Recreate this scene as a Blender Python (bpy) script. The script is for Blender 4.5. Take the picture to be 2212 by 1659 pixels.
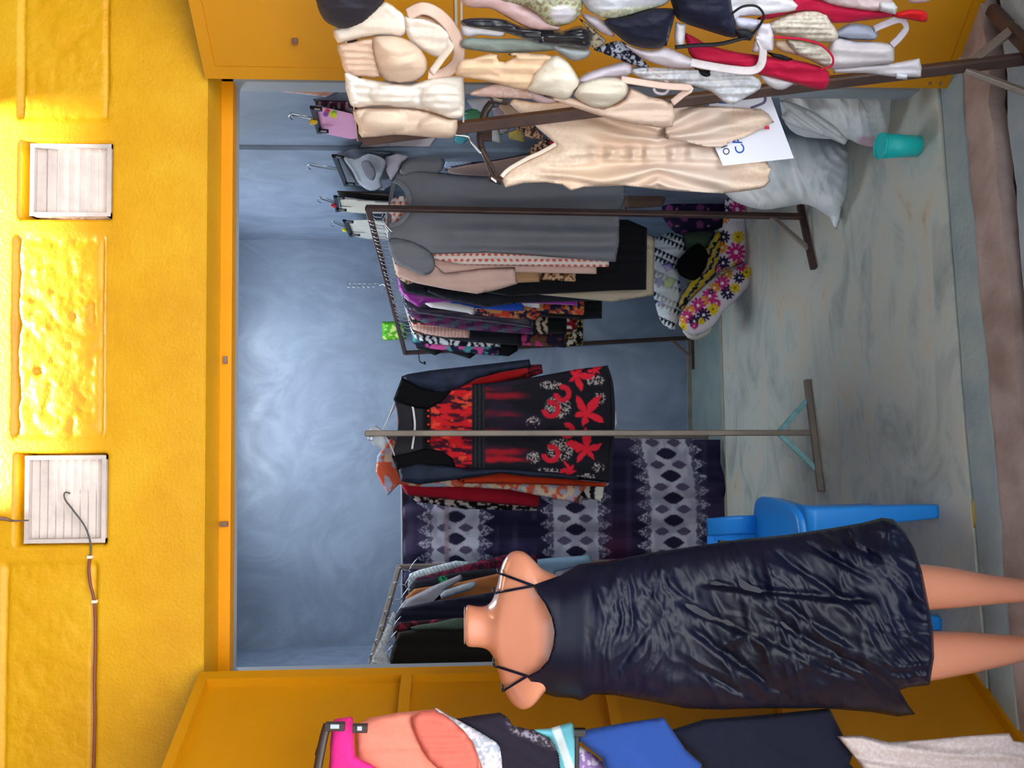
import bpy, math, random
import numpy as np
from mathutils import Vector, Matrix
from mathutils.geometry import delaunay_2d_cdt
from mathutils.bvhtree import BVHTree

for o in list(bpy.data.objects):
    bpy.data.objects.remove(o, do_unlink=True)
random.seed(7); RNG = np.random.default_rng(7)
SC = bpy.context.scene; COL = SC.collection

# ------------------------------------------------------------------ camera (the phone was held sideways: world up = picture left)
W, H, F = 2212, 1659, 1660.0
CAM = np.array([0.0, 0.0, 1.5])
yaw, pitch, roll = math.radians(1.9), math.radians(2.6), math.radians(0.26)
fw = np.array([math.sin(yaw)*math.cos(pitch), math.cos(yaw)*math.cos(pitch), -math.sin(pitch)])
rt = np.array([math.cos(yaw), -math.sin(yaw), 0.0])
up = np.cross(rt, fw)
rt2 = rt*math.cos(roll) - up*math.sin(roll)
up2 = up*math.cos(roll) + rt*math.sin(roll)
cd = bpy.data.cameras.new('camera'); cam = bpy.data.objects.new('camera', cd); COL.objects.link(cam)
cd.sensor_fit = 'HORIZONTAL'; cd.sensor_width = 36.0; cd.lens = F/W*36.0; cd.clip_start = 0.02
m = Matrix.Identity(4)
for i in range(3):
    m[i][0] = -up2[i]; m[i][1] = rt2[i]; m[i][2] = -fw[i]; m[i][3] = CAM[i]
cam.matrix_world = m
SC.camera = cam

# ------------------------------------------------------------------ light
SC.view_settings.view_transform = 'Standard'; SC.view_settings.look = 'None'
SC.view_settings.gamma = 1.0; SC.view_settings.use_curve_mapping = False
SC.view_settings.exposure = -0.14
wd = bpy.data.worlds.new('sky'); SC.world = wd; wd.use_nodes = True
bg = wd.node_tree.nodes['Background']; bg.inputs[0].default_value = (0.79, 0.90, 1.0, 1); bg.inputs[1].default_value = 1.75
sd = bpy.data.lights.new('sun', 'SUN'); sd.energy = 115.0; sd.angle = math.radians(13); sd.color = (1.0, 0.97, 0.92)
sun = bpy.data.objects.new('sun', sd); COL.objects.link(sun); sun.location = (0, -2, 6)
sun.rotation_euler = Vector((0.10, 0.34, -1.0)).to_track_quat('-Z', 'Y').to_euler()
ad = bpy.data.lights.new('interior_fill_lamp', 'AREA'); ad.shape = 'RECTANGLE'; ad.size = 1.3; ad.size_y = 0.8; ad.energy = 46; ad.color = (0.86, 0.93, 1.0)  # added fill lamp below the closed ceiling, brightens the interior
al = bpy.data.objects.new('interior_fill_lamp', ad); COL.objects.link(al); al.location = (0.0, 4.35, 3.27)

# ------------------------------------------------------------------ pixel helpers (a pixel gives a direction; the depth is chosen per thing)
def rays(x, y):
    x = np.asarray(x, float); y = np.asarray(y, float)
    a = (x-W/2)/F; b = (H/2-y)/F
    return fw[None] + b[..., None]*rt2 - a[..., None]*up2
def PY(x, y, Y):
    d = rays(np.atleast_1d(x), np.atleast_1d(y)); t = np.asarray(Y, float)/d[:, 1]
    return CAM + d*t[:, None] if np.ndim(t) else CAM + d*t
def P(x, y, Y): return PY(x, y, np.array([Y]))[0]
def PZ(x, y, z=0.0):
    d = rays(np.array([x]), np.array([y]))[0]; t = (z-CAM[2])/d[2]; return CAM + d*t
def planeX(X): return lambda x, y: (lambda d: X/d[:, 0]*d[:, 1])(rays(x, y))
def planeP(p, q):     # vertical plane through two plan points
    n = np.array([-(q[1]-p[1]), q[0]-p[0]])
    def f(x, y):
        d = rays(x, y); t = (n[0]*p[0]+n[1]*p[1])/(d[:, 0]*n[0]+d[:, 1]*n[1]); return t*d[:, 1]
    return f

# ------------------------------------------------------------------ noise
def _h(i, j, s): 
    v = np.sin(i*127.1+j*311.7+s*74.7)*43758.5453; return v-np.floor(v)
def vn(x, y, s=0):
    x = np.asarray(x, float); y = np.asarray(y, float)
    i = np.floor(x); j = np.floor(y); u = x-i; v = y-j
    u = u*u*(3-2*u); v = v*v*(3-2*v)
    return (_h(i, j, s)*(1-u)+_h(i+1, j, s)*u)*(1-v)+(_h(i, j+1, s)*(1-u)+_h(i+1, j+1, s)*u)*v
def fbm(x, y, s=0, o=4):
    r = 0; a = .5; n = 0
    for k in range(o): r = r+a*vn(x, y, s+k*3.1); n += a; x = np.asarray(x)*2.03; y = np.asarray(y)*2.03; a *= .5
    return r/n
def ridge(x, y, s=0, o=2):
    r = 0; a = 1; n = 0
    for k in range(o): r = r+a*(1-np.abs(2*vn(x, y, s+k*5.3)-1))**2; n += a; x = np.asarray(x)*2.1; y = np.asarray(y)*2.1; a *= .45
    return r/n
def ss(a, b, x): t = np.clip((x-a)/(b-a), 0, 1); return t*t*(3-2*t)
def lin(c):
    c = np.asarray(c, float); return np.where(c <= .04045, c/12.92, ((c+.055)/1.055)**2.4)
def hexc(h): return np.array([int(h[i:i+2], 16)/255 for i in (0, 2, 4)])

# ------------------------------------------------------------------ materials
MATS = {}
def mat(name, col=None, rough=.8, metal=0, bump=None, var=None, sheen=0, coat=0, alpha=1, trans=0, spec=.5, vc=False, ior=1.45):
    if name in MATS: return MATS[name]
    M = bpy.data.materials.new(name); M.use_nodes = True; nt = M.node_tree; b = nt.nodes['Principled BSDF']; L = nt.links
    b.inputs['Roughness'].default_value = rough; b.inputs['Metallic'].default_value = metal
    b.inputs['Sheen Weight'].default_value = sheen; b.inputs['Coat Weight'].default_value = coat
    b.inputs['Coat Roughness'].default_value = .14
    b.inputs['Alpha'].default_value = alpha; b.inputs['Transmission Weight'].default_value = trans
    b.inputs['Specular IOR Level'].default_value = spec; b.inputs['IOR'].default_value = ior
    tc = nt.nodes.new('ShaderNodeTexCoord')
    src = None
    if vc:
        a = nt.nodes.new('ShaderNodeAttribute'); a.attribute_name = 'Col'; src = a.outputs['Color']
    else:
        c = hexc(col) if isinstance(col, str) else np.array(col); c = lin(c)
        b.inputs['Base Color'].default_value = (*c, 1)
        if var:
            n = nt.nodes.new('ShaderNodeTexNoise'); n.inputs['Scale'].default_value = var[0]; n.inputs['Detail'].default_value = 5
            L.new(tc.outputs['Object'], n.inputs['Vector'])
            r = nt.nodes.new('ShaderNodeValToRGB'); r.color_ramp.elements[0].position = .3; r.color_ramp.elements[1].position = .7
            c2 = lin(hexc(var[1])) if isinstance(var[1], str) else c*var[1]
            r.color_ramp.elements[0].color = (*c, 1); r.color_ramp.elements[1].color = (*np.clip(c2, 0, 1), 1)
            L.new(n.outputs['Fac'], r.inputs['Fac']); src = r.outputs['Color']
    if src is not None: L.new(src, b.inputs['Base Color'])
    if bump:
        n = nt.nodes.new('ShaderNodeTexNoise'); n.inputs['Scale'].default_value = bump[0]; n.inputs['Detail'].default_value = 4
        L.new(tc.outputs['Object'], n.inputs['Vector'])
        bp = nt.nodes.new('ShaderNodeBump'); bp.inputs['Strength'].default_value = bump[1]; bp.inputs['Distance'].default_value = .01
        L.new(n.outputs['Fac'], bp.inputs['Height']); L.new(bp.outputs['Normal'], b.inputs['Normal'])
    MATS[name] = M; return M
def cl(h, rough=.85, sheen=.03): return mat('cloth_'+h, h, rough, bump=(240, .18), var=(9, .86), sheen=sheen, spec=.25)
def satin(h, rough=.42): return mat('satin_'+h, h, rough, bump=(60, .06), var=(7, .9), sheen=.1)
PRINT = mat('printed_cloth', rough=.85, vc=True, bump=(260, .15), spec=.25)
PRINTS = mat('printed_satin', rough=.5, vc=True, bump=(120, .08))
PAINTED = mat('painted_surface', rough=.5, vc=True, bump=(90, .1))

# ------------------------------------------------------------------ objects
def link(name, V, Fc, material, parent=None, smooth=True, col=None):
    me = bpy.data.meshes.new(name)
    me.from_pydata([tuple(map(float, v)) for v in V], [], [tuple(map(int, f)) for f in Fc]); 
    if smooth: me.polygons.foreach_set('use_smooth', [True]*len(me.polygons))
    if col is not None:
        at = me.color_attributes.new('Col', 'FLOAT_COLOR', 'POINT')
        c = np.ones((len(V), 4), np.float32); c[:, :3] = lin(np.clip(col, 0, 1)); at.data.foreach_set('color', c.ravel())
    me.update(); o = bpy.data.objects.new(name, me); COL.objects.link(o)
    if material: me.materials.append(material)
    if parent is not None: o.parent = parent
    return o
def tag(o, label=None, cat=None, group=None, kind=None):
    if label: o['label'] = label
    if cat: o['category'] = cat
    if group: o['group'] = group
    if kind: o['kind'] = kind
    return o
def thing(name, label, cat, group=None):
    o = bpy.data.objects.new(name, None); o.empty_display_size = .05; COL.objects.link(o); return tag(o, label, cat, group)
def struct(o): o['kind'] = 'structure'; return o

def box_vf(lo, hi):
    x0, y0, z0 = lo; x1, y1, z1 = hi
    V = [(x0,y0,z0),(x1,y0,z0),(x1,y1,z0),(x0,y1,z0),(x0,y0,z1),(x1,y0,z1),(x1,y1,z1),(x0,y1,z1)]
    return V, [(0,3,2,1),(4,5,6,7),(0,1,5,4),(1,2,6,5),(2,3,7,6),(3,0,4,7)]
def box(name, lo, hi, material, parent=None): V, f = box_vf(lo, hi); return link(name, V, f, material, parent, False)
def prism(name, poly, z0, z1, material, parent=None):    # plan polygon (ccw), z0..z1
    n = len(poly); V = [(x, y, z0) for x, y in poly]+[(x, y, z1) for x, y in poly]
    Fc = [tuple(range(n))[::-1], tuple(range(n, 2*n))]+[(i, (i+1) % n, n+(i+1) % n, n+i) for i in range(n)]
    return link(name, V, Fc, material, parent, False)
def frame_of(d, ref=(0, 0, 1)):
    d = d/np.linalg.norm(d); r = np.array(ref, float)
    if abs(d@r) > .95: r = np.array([0, 1., 0])
    s = np.cross(d, r); s /= np.linalg.norm(s); return s, np.cross(s, d)
def bar_vf(p0, p1, w, t, ch=.15, ref=(0, 0, 1)):
    p0 = np.array(p0, float); p1 = np.array(p1, float); s, u = frame_of(p1-p0, ref)
    a, b = w/2, t/2; c = ch*min(w, t)
    prof = [(-a+c,-b),(a-c,-b),(a,-b+c),(a,b-c),(a-c,b),(-a+c,b),(-a,b-c),(-a,-b+c)]
    V = [p0+s*x+u*y for x, y in prof]+[p1+s*x+u*y for x, y in prof]
    Fc = [tuple(range(8))[::-1], tuple(range(8, 16))]+[(i, (i+1) % 8, 8+(i+1) % 8, 8+i) for i in range(8)]
    return V, Fc
def bar(name, p0, p1, w, t, material, parent=None, ref=(0, 0, 1)):
    V, Fc = bar_vf(p0, p1, w, t, ref=ref); return link(name, V, Fc, material, parent, False)
def catmull(pts, n=6, closed=False):
    p = np.array(pts, float); N = len(p); out = []
    for i in range(N if closed else N-1):
        if closed: a, b, c, d = p[i-1], p[i], p[(i+1) % N], p[(i+2) % N]
        else: a, b, c, d = p[max(i-1, 0)], p[i], p[i+1], p[min(i+2, N-1)]
        for k in range(n):
            t = k/n; out.append(.5*((2*b)+(-a+c)*t+(2*a-5*b+4*c-d)*t*t+(-a+3*b-3*c+d)*t**3))
    if not closed: out.append(p[-1])
    return np.array(out)
def sweep_vf(pts, ra, rb=None, n=8, smooth=5, ref=(0, 1, 0)):
    p = catmull(pts, smooth) if smooth > 1 and len(pts) > 2 else np.array(pts, float)
    rb = ra if rb is None else rb; N = len(p)
    ra = np.interp(np.linspace(0, 1, N), np.linspace(0, 1, len(np.atleast_1d(ra))), np.atleast_1d(ra))
    rb = np.interp(np.linspace(0, 1, N), np.linspace(0, 1, len(np.atleast_1d(rb))), np.atleast_1d(rb))
    V = []
    for i in range(N):
        d = p[min(i+1, N-1)]-p[max(i-1, 0)]
        s, u = frame_of(d, ref)
        for k in range(n):
            a = 2*math.pi*k/n; V.append(p[i]+s*ra[i]*math.cos(a)+u*rb[i]*math.sin(a))
    Fc = [(i*n+k, i*n+(k+1) % n, (i+1)*n+(k+1) % n, (i+1)*n+k) for i in range(N-1) for k in range(n)]
    Fc += [tuple(range(n))[::-1], tuple(range((N-1)*n, N*n))]
    return V, Fc
def tube(name, pts, r, material, parent=None, rb=None, n=8, smooth=5, ref=(0, 1, 0)):
    V, Fc = sweep_vf(pts, r, rb, n, smooth, ref); return link(name, V, Fc, material, parent)
def join_vf(parts):
    V, Fc = [], []
    for v, f in parts:
        o = len(V); V += [tuple(q) for q in v]; Fc += [tuple(i+o for i in ff) for ff in f]
    return V, Fc
def pxs(pts, Y): return [P(x, y, Y) for x, y in pts]

# ---- cloth cut to an outline (pixel outline at its own depth), a closed lens-section solid with folds
def inside(px, py, poly):
    poly = np.asarray(poly); r = np.zeros(len(px), bool); j = len(poly)-1
    for i in range(len(poly)):
        xi, yi = poly[i]; xj, yj = poly[j]
        c = ((yi > py) != (yj > py)) & (px < (xj-xi)*(py-yi)/((yj-yi) if yj != yi else 1e-9)+xi); r ^= c; j = i
    return r
def segdist(px, py, poly):
    d = np.full(len(px), 1e9); n = len(poly)
    for i in range(n):
        a = poly[i]; b = poly[(i+1) % n]; ab = b-a; l = ab@ab+1e-9
        t = np.clip(((px-a[0])*ab[0]+(py-a[1])*ab[1])/l, 0, 1)
        d = np.minimum(d, np.hypot(px-a[0]-t*ab[0], py-a[1]-t*ab[1]))
    return d
def densify(p, res):
    out = []
    for i in range(len(p)):
        a, b = p[i], p[(i+1) % len(p)]; n = max(1, int(round(np.hypot(*(b-a))/res)))
        for k in range(n): out.append(a+(b-a)*k/n)
    return np.array(out)
SEED = [0]
def cloth(name, pts, D, material, parent=None, res=7, puff=.012, edge=14, back=.006, fold=.004, per=26, ang=0., bul=(), col=None, holes=(), sm=0, jag=0, foldf=None, wrk=.0025):
    SEED[0] += 1; sd_ = SEED[0]*1.37
    p = np.array(pts, float)
    if sm: p = catmull(p, sm, True)
    p = densify(p, res)
    if jag:
        c = p.mean(0); q = p-c; p = c+q*(1+jag*(np.arange(len(p)) % 2)[:, None]/np.linalg.norm(q, axis=1)[:, None])
    hs = [densify(np.array(h, float), res) for h in holes]
    x0, y0 = p.min(0); x1, y1 = p.max(0)
    gx, gy = np.meshgrid(np.arange(x0, x1, res), np.arange(y0, y1, res*.9)); gx = gx+(np.arange(gx.shape[0]) % 2)[:, None]*res*.5
    gx, gy = gx.ravel(), gy.ravel()
    gx = gx+RNG.uniform(-.12, .12, len(gx))*res
    k = inside(gx, gy, p)
    for h in hs: k &= ~inside(gx, gy, h)
    gx, gy = gx[k], gy[k]; d = segdist(gx, gy, p)
    for h in hs: d = np.minimum(d, segdist(gx, gy, h))
    k = d > res*.55; gx, gy = gx[k], gy[k]
    verts = [Vector((a, b)) for a, b in p]; edges = [(i, (i+1) % len(p)) for i in range(len(p))]
    for h in hs:
        o = len(verts); verts += [Vector((a, b)) for a, b in h]; edges += [(o+i, o+(i+1) % len(h)) for i in range(len(h))]
    verts += [Vector((a, b)) for a, b in zip(gx, gy)]
    r = delaunay_2d_cdt(verts, edges, [], 0, 1e-4)
    vv = np.array([[v.x, v.y] for v in r[0]]); T = np.array([t for t in r[2] if len(t) == 3])
    c = vv[T].mean(1); k = inside(c[:, 0], c[:, 1], p)
    for h in hs: k &= ~inside(c[:, 0], c[:, 1], h)
    T = T[k]; x, y = vv[:, 0], vv[:, 1]
    d = segdist(x, y, p)
    for h in hs: d = np.minimum(d, segdist(x, y, h))
    rd = np.sqrt(np.clip(1-(1-np.clip(d/edge, 0, 1))**2, 0, 1))
    ca, sa = math.cos(ang), math.sin(ang); a_ = x*ca+y*sa; b_ = -x*sa+y*ca     # folds run along a_
    nz = fbm(a_/220, b_/60, sd_, 3)
    dis = puff*rd+fold*np.clip(d/6, 0, 1)*(np.sin(2*math.pi*b_/per+7*nz)+.6*np.sin(2*math.pi*b_/(per*.43)+9*nz+1)*vn(a_/90, b_/40, sd_+9))
    for (cx, cy, rx, ry, h) in bul:
        q = 1-((x-cx)/rx)**2-((y-cy)/ry)**2; dis = dis+h*np.sqrt(np.clip(q, 0, 1))*np.clip(d/10, 0, 1)
    if foldf is not None: dis = dis+foldf(x, y)*np.clip(d/6, 0, 1)
    elif wrk: dis = dis+wrk*np.clip(d/8, 0, 1)*(wr(x, y, ang+.5*math.sin(sd_*3.1), 70, 17, sd_)+.6*wr(x, y, ang-.6, 40, 11, sd_+2))
    Yb = D(x, y) if callable(D) else np.full(len(x), float(D))
    fr = PY(x, y, Yb-dis); bk = PY(x, y, Yb+back*rd+.0005)
    bd = d < 1e-3
    idx = np.arange(len(x)); nb = np.where(~bd)[0]; mp = idx.copy(); mp[nb] = len(x)+np.arange(len(nb))
    V = np.vstack([fr, bk[nb]])
    # orientation: make the front triangles face the camera
    e = np.cross(fr[T[:, 1]]-fr[T[:, 0]], fr[T[:, 2]]-fr[T[:, 0]]); cen = fr[T].mean(1)-CAM
    flip = (e*cen).sum(1) > 0; T[flip] = T[flip][:, ::-1]
    Fc = np.vstack([T, mp[T][:, ::-1]])
    cc = None
    if col is not None:
        cf = np.asarray(col(x, y)); cc = np.vstack([cf, cf[nb]])
    return link(name, V, Fc, material, parent, True, cc)

def mix(a, b, t): return a*(1-t[..., None])+b*t[..., None]
def solid(x, h): return np.tile(hexc(h), (len(x), 1))
def pattern(kind, a, b, c=None, s=1.0, seed=0):
    A, B = hexc(a), hexc(b); Cc = hexc(c) if c else B
    def f(x, y):
        o = np.tile(A, (len(x), 1))
        if kind == 'dots':
            i = np.floor(y/(13*s)); xx = (x+7*s*(i % 2))/(14*s); u = xx-np.floor(xx)-.5; v = y/(13*s)-i-.5
            o = mix(o, np.tile(B, (len(x), 1)), ss(.34, .26, np.hypot(u, v)))
        elif kind == 'floral':
            n = fbm(x/(9*s), y/(9*s), seed+1, 2); n2 = fbm(x/(8*s), y/(8*s), seed+17, 2)
            o = mix(o, np.tile(B, (len(x), 1)), ss(.54, .60, n)); o = mix(o, np.tile(Cc, (len(x), 1)), ss(.58, .63, n2))
        elif kind == 'leopard':
            n = vn(x/(3.2*s), y/(3.2*s), seed); n2 = vn(x/(3.4*s)+40, y/(3.4*s), seed+3)
            o = mix(o, np.tile(B, (len(x), 1)), ss(.55, .62, n)); o = mix(o, np.tile(Cc, (len(x), 1)), ss(.68, .75, n2))
        elif kind == 'stripe':
            o = mix(o, np.tile(B, (len(x), 1)), ss(-.2, .2, np.sin(2*math.pi*(x*.4+y)/(6*s))))
        elif kind == 'hstripe':
            o = mix(o, np.tile(B, (len(x), 1)), ss(-.2, .2, np.sin(2*math.pi*(x+.3*y)/(9*s)))); 
        elif kind == 'plaid':
            u = np.floor(x/(14*s)) % 2; v = np.floor((y+.25*x)/(9*s)) % 2
            o = mix(o, np.tile(B, (len(x), 1)), .65*u); o = mix(o, np.tile(Cc, (len(x), 1)), .55*v*(1-u*.5))
        elif kind == 'speck':
            o = mix(o, np.tile(B, (len(x), 1)), ss(.62, .70, vn(x/(3*s), y/(3*s), seed))); o = mix(o, np.tile(Cc, (len(x), 1)), ss(.75, .8, vn(x/(5*s), y/(5*s), seed+5)))
        elif kind == 'zebra':
            o = mix(o, np.tile(B, (len(x), 1)), ss(-.1, .1, np.sin(x/(2.6*s)+6*vn(x/(14*s), y/(10*s), seed))))
        elif kind == 'lace':
            o = mix(o, np.tile(B, (len(x), 1)), ss(.5, .62, vn(x/(3.5*s), y/(3.5*s), seed)))
        return o
    return f

# ================================================================== THE PLACE
def nodes_mat(name, rough, build):
    M = bpy.data.materials.new(name); M.use_nodes = True; nt = M.node_tree; b = nt.nodes['Principled BSDF']
    b.inputs['Roughness'].default_value = rough; build(nt, b); MATS[name] = M; return M
def N(nt, t, **kw):
    n = nt.nodes.new('ShaderNode'+t)
    for k, v in kw.items():
        if k in n.inputs: n.inputs[k].default_value = v
        else: setattr(n, k, v)
    return n
def ramp(nt, stops):
    r = nt.nodes.new('ShaderNodeValToRGB'); e = r.color_ramp.elements
    while len(e) < len(stops): e.new(.5)
    for i, (p, c) in enumerate(stops):
        e[i].position = p; e[i].color = (*lin(hexc(c)), 1) if isinstance(c, str) else (c, c, c, 1)
    return r
def yellow_build(nt, b):
    L = nt.links; tc = N(nt, 'TexCoord')
    n = N(nt, 'TexNoise', Scale=2.2, Detail=6.0, Roughness=.6); L.new(tc.outputs['Object'], n.inputs['Vector'])
    r = ramp(nt, [(.30, 'C58600'), (.55, 'D49A06'), (.75, 'DCAA20')]); L.new(n.outputs['Fac'], r.inputs['Fac']); L.new(r.outputs['Color'], b.inputs['Base Color'])
    n2 = N(nt, 'TexNoise', Scale=95.0, Detail=5.0); L.new(tc.outputs['Object'], n2.inputs['Vector'])
    bp = N(nt, 'Bump', Strength=.28, Distance=.006); L.new(n2.outputs['Fac'], bp.inputs['Height']); L.new(bp.outputs['Normal'], b.inputs['Normal'])
    b.inputs['Specular IOR Level'].default_value = .45
M_YEL = nodes_mat('ochre_wall_paint', .42, yellow_build)
M_YDOOR = mat('ochre_door_paint', 'C28200', .40, bump=(25, .05), var=(3, .88))
M_YFRAME = mat('ochre_frame_paint', 'E09400', .4, bump=(60, .08), var=(6, .9))
def blue_build(nt, b):
    L = nt.links; tc = N(nt, 'TexCoord')
    mp = N(nt, 'Mapping'); mp.inputs['Scale'].default_value = (1.0, 1.0, .75); L.new(tc.outputs['Object'], mp.inputs['Vector'])
    d = N(nt, 'TexNoise', Scale=1.1, Detail=2.0, Distortion=.6); L.new(mp.outputs['Vector'], d.inputs['Vector'])
    n = N(nt, 'TexNoise', Scale=2.6, Detail=7.0, Roughness=.62, Distortion=2.2); L.new(mp.outputs['Vector'], n.inputs['Vector'])
    mx = N(nt, 'Mix', data_type='FLOAT'); mx.inputs[0].default_value = .55; L.new(d.outputs['Fac'], mx.inputs[2]); L.new(n.outputs['Fac'], mx.inputs[3])
    r = ramp(nt, [(.34, '74839A'), (.5, '8394AC'), (.66, '97A9C0')]); L.new(mx.outputs[0], r.inputs['Fac']); L.new(r.outputs['Color'], b.inputs['Base Color'])
    rr = ramp(nt, [(.35, .52), (.65, .30)]); L.new(n.outputs['Fac'], rr.inputs['Fac']); L.new(rr.outputs['Color'], b.inputs['Roughness'])
    bp = N(nt, 'Bump', Strength=.10, Distance=.03); L.new(n.outputs['Fac'], bp.inputs['Height']); L.new(bp.outputs['Normal'], b.inputs['Normal'])
M_BLUE = nodes_mat('trowelled_blue_grey_paint', .4, blue_build)
def floor_build(nt, b):
    L = nt.links; tc = N(nt, 'TexCoord')
    mp = N(nt, 'Mapping'); mp.inputs['Scale'].default_value = (.7, 1.3, 1); L.new(tc.outputs['Object'], mp.inputs['Vector'])
    n = N(nt, 'TexNoise', Scale=3.4, Detail=9.0, Roughness=.66, Distortion=1.0); L.new(mp.outputs['Vector'], n.inputs['Vector'])
    r = ramp(nt, [(.27, '767C7C'), (.40, 'A6ABA4'), (.52, 'BFC3BA'), (.64, 'C8BEAC'), (.76, 'A8977E'), (.86, '8C8070')]); L.new(n.outputs['Fac'], r.inputs['Fac']); L.new(r.outputs['Color'], b.inputs['Base Color'])
    rr = ramp(nt, [(.3, .28), (.7, .5)]); L.new(n.outputs['Fac'], rr.inputs['Fac']); L.new(rr.outputs['Color'], b.inputs['Roughness'])
    n2 = N(nt, 'TexNoise', Scale=40.0, Detail=6.0); L.new(tc.outputs['Object'], n2.inputs['Vector'])
    bp = N(nt, 'Bump', Strength=.12, Distance=.01); L.new(n2.outputs['Fac'], bp.inputs['Height']); L.new(bp.outputs['Normal'], b.inputs['Normal'])
M_FLOOR = nodes_mat('worn_screed', .4, floor_build)
M_KERB = mat('blue_grey_kerb_screed', '86939A', .6, bump=(40, .4), var=(7, 'A0A9A2'))
M_PLANK = mat('worn_brown_sill', 'B09A94', .75, bump=(30, .6), var=(8, '8A7268'))
M_OUT = mat('veranda_concrete', '7C8892', .7, bump=(30, .5), var=(5, '98A0A4'))
M_GREYR = mat('grey_reveal_paint', '9FA9B4', .55)
M_DARKGAP = mat('dark_gap_earth', '2A211C', .95)
M_ROOF = mat('shade_roof_sheet', '46423E', .6, bump=(20, .1))
M_CEIL = mat('ceiling_board', '8792A0', .8)
M_VENT = mat('smeared_white_plaster', 'D6C6BE', .7, bump=(50, .3), var=(14, 'BEB0AC'))
M_RUST = mat('rusty_iron', '6B4A3A', .75, metal=.3, bump=(80, .3), var=(30, '8C7468'))
M_TUBE = mat('brown_rack_steel', '5C4640', .42, metal=.35, bump=(60, .08), var=(12, '4A3936'))
M_TUBE2 = mat('grey_brown_rack_steel', '7E726B', .5, metal=.3, bump=(60, .1), var=(10, '94877C'))
M_CYANP = mat('flaking_turquoise_paint', '8FC9CC', .6, bump=(60, .2), var=(20, '6FA4A8'))
M_WIRE = mat('bright_wire', 'C9CDD2', .25, metal=.9)
M_BLACKP = mat('black_plastic', '17171A', .35)
M_BROWNP = mat('brown_plastic', '3A2A26', .38)

YF = 2.37
ZL = 2.327      # lintel underside
# ---- front wall: relief surface with recessed panels and vent holes
def front_wall():
    X = np.arange(-1.35, 1.56, .0068); Z = np.concatenate([[ZL-.001], np.arange(ZL, 3.62, .0068)])
    xx, zz = np.meshgrid(X, Z)
    dep = .0016*(fbm(xx*22, zz*22, 3, 3)-.5)+.003*(fbm(xx*5, zz*5, 11, 3)-.5)
    def rect(x0, x1, z0, z1, s): return ss(x0-s, x0+s, xx)*ss(x1+s, x1-s, xx)*ss(z0-s, z0+s, zz)*ss(z1+s, z1-s, zz)
    for (x0, x1, z0, z1, amp) in ((-.075, .535, 2.632, 2.885, 1.), (.89, 1.7, 2.628, 2.88, .45), (-1.4, -.45, 2.645, 2.905, .45)):
        k = rect(x0, x1, z0, z1, .012); dep += k*(.005+amp*(.009*(ridge(xx*16+2*fbm(xx*6, zz*6, 2), zz*16, 5, 3)-.4)+.004*(fbm(xx*60, zz*60, 9, 2)-.5)))
        for zc in (z0, z1):
            w = .0055+.002*vn(xx*12, zz*0, 4)
            dep += .011*np.exp(-((zz-zc-.004*(vn(xx*5, 0*zz, 6)-.5))/w)**2)*ss(x0-.01, x0+.02, xx)*ss(x1+.01, x1-.02, xx)
    for (x0, x1, z0, z1) in VENTS: dep += .055*rect(x0-.004, x1+.004, z0+.002, z1+.026, .006)
    cx, cz = -.165+.27, 2.83      # chipped spot
    dep += .006*ss(.018, .008, np.hypot((xx-.125), (zz-2.822)))
    V = np.stack([xx.ravel(), (YF+dep).ravel(), zz.ravel()], 1); n, mz = len(X), len(Z)
    i = np.arange((mz-1)*n).reshape(mz-1, n)[:, :-1].ravel(); Fc = np.stack([i, i+1, i+n+1, i+n], 1)
    w = struct(link('wall_front', V, Fc, M_YEL))
    box('lintel_core', (-2.4, 2.445, ZL), (2.6, 2.52, 3.62), M_YEL, w)
    box('soffit', (-.86, YF+.002, ZL-.004), (1.1, 2.5, ZL+.006), M_YEL, w)
    for x0, x1 in ((-2.4, -1.349), (1.55, 2.6)): box('wall_piece', (x0, YF, ZL), (x1, 2.45, 3.62), M_YEL, w)
    box('wall_piece', (-2.4, YF, -.12), (-.85, 2.52, ZL), M_YEL, w); box('wall_piece', (1.09, YF, -.12), (2.6, 2.52, ZL), M_YEL, w)
    return w
VENTS = [(.593, .815, 2.609, 2.850), (-.391, -.13, 2.614, 2.852)]
front_wall()
for (x0, x1, z0, z1), lab, ns in zip(VENTS, ('smeared white louvred vent block in the ochre wall, without a cable', 'smeared white louvred vent block with the cable coming out of it'), (7, 9)):
    t = thing('air_vent', lab, 'vent', 'louvred vents above the doorway')
    f = .012
    for lo, hi in (((x0, YF-.003, z0), (x1, YF+.05, z0+f)), ((x0, YF-.001, z1-f), (x1, YF+.05, z1)), ((x0, YF-.002, z0), (x0+f, YF+.05, z1)), ((x1-f, YF-.002, z0), (x1, YF+.05, z1))):
        box('frame', lo, hi, M_VENT, t)
    h = (z1-z0-2*f)/ns
    for k in range(ns):
        za = z0+f+k*h; bar('slat', (x0+f, YF+.022, za+h*.5), (x1-f, YF+.022, za+h*.5), .006, h*1.08, M_VENT, t, ref=(0, -.32, 1))
# ---- door frame, reveals
fr = struct(box('trim_1', (-.845, 2.50, ZL-.040), (1.085, 2.54, ZL), M_YFRAME)); fr.name = 'trim_1'
box('latch_stub', *[tuple(v) for v in (np.array(P(487, 778, 2.497))-[.012, .006, .006], np.array(P(487, 778, 2.497))+[.012, .006, .006])], M_RUST, fr)
box('latch_stub', *[tuple(v) for v in (np.array(P(484, 1132, 2.497))-[.008, .006, .012], np.array(P(484, 1132, 2.497))+[.008, .006, .012])], M_RUST, fr)
struct(box('trim_2', (-.87, 2.50, -.03), (-.835, 2.575, ZL), M_GREYR)); struct(box('trim_3', (1.07, 2.50, -.03), (1.10, 2.575, ZL), M_GREYR))
struct(box('trim_4', (-.845, 2.5405, ZL-.040), (1.085, 2.57, ZL), M_GREYR))

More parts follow.
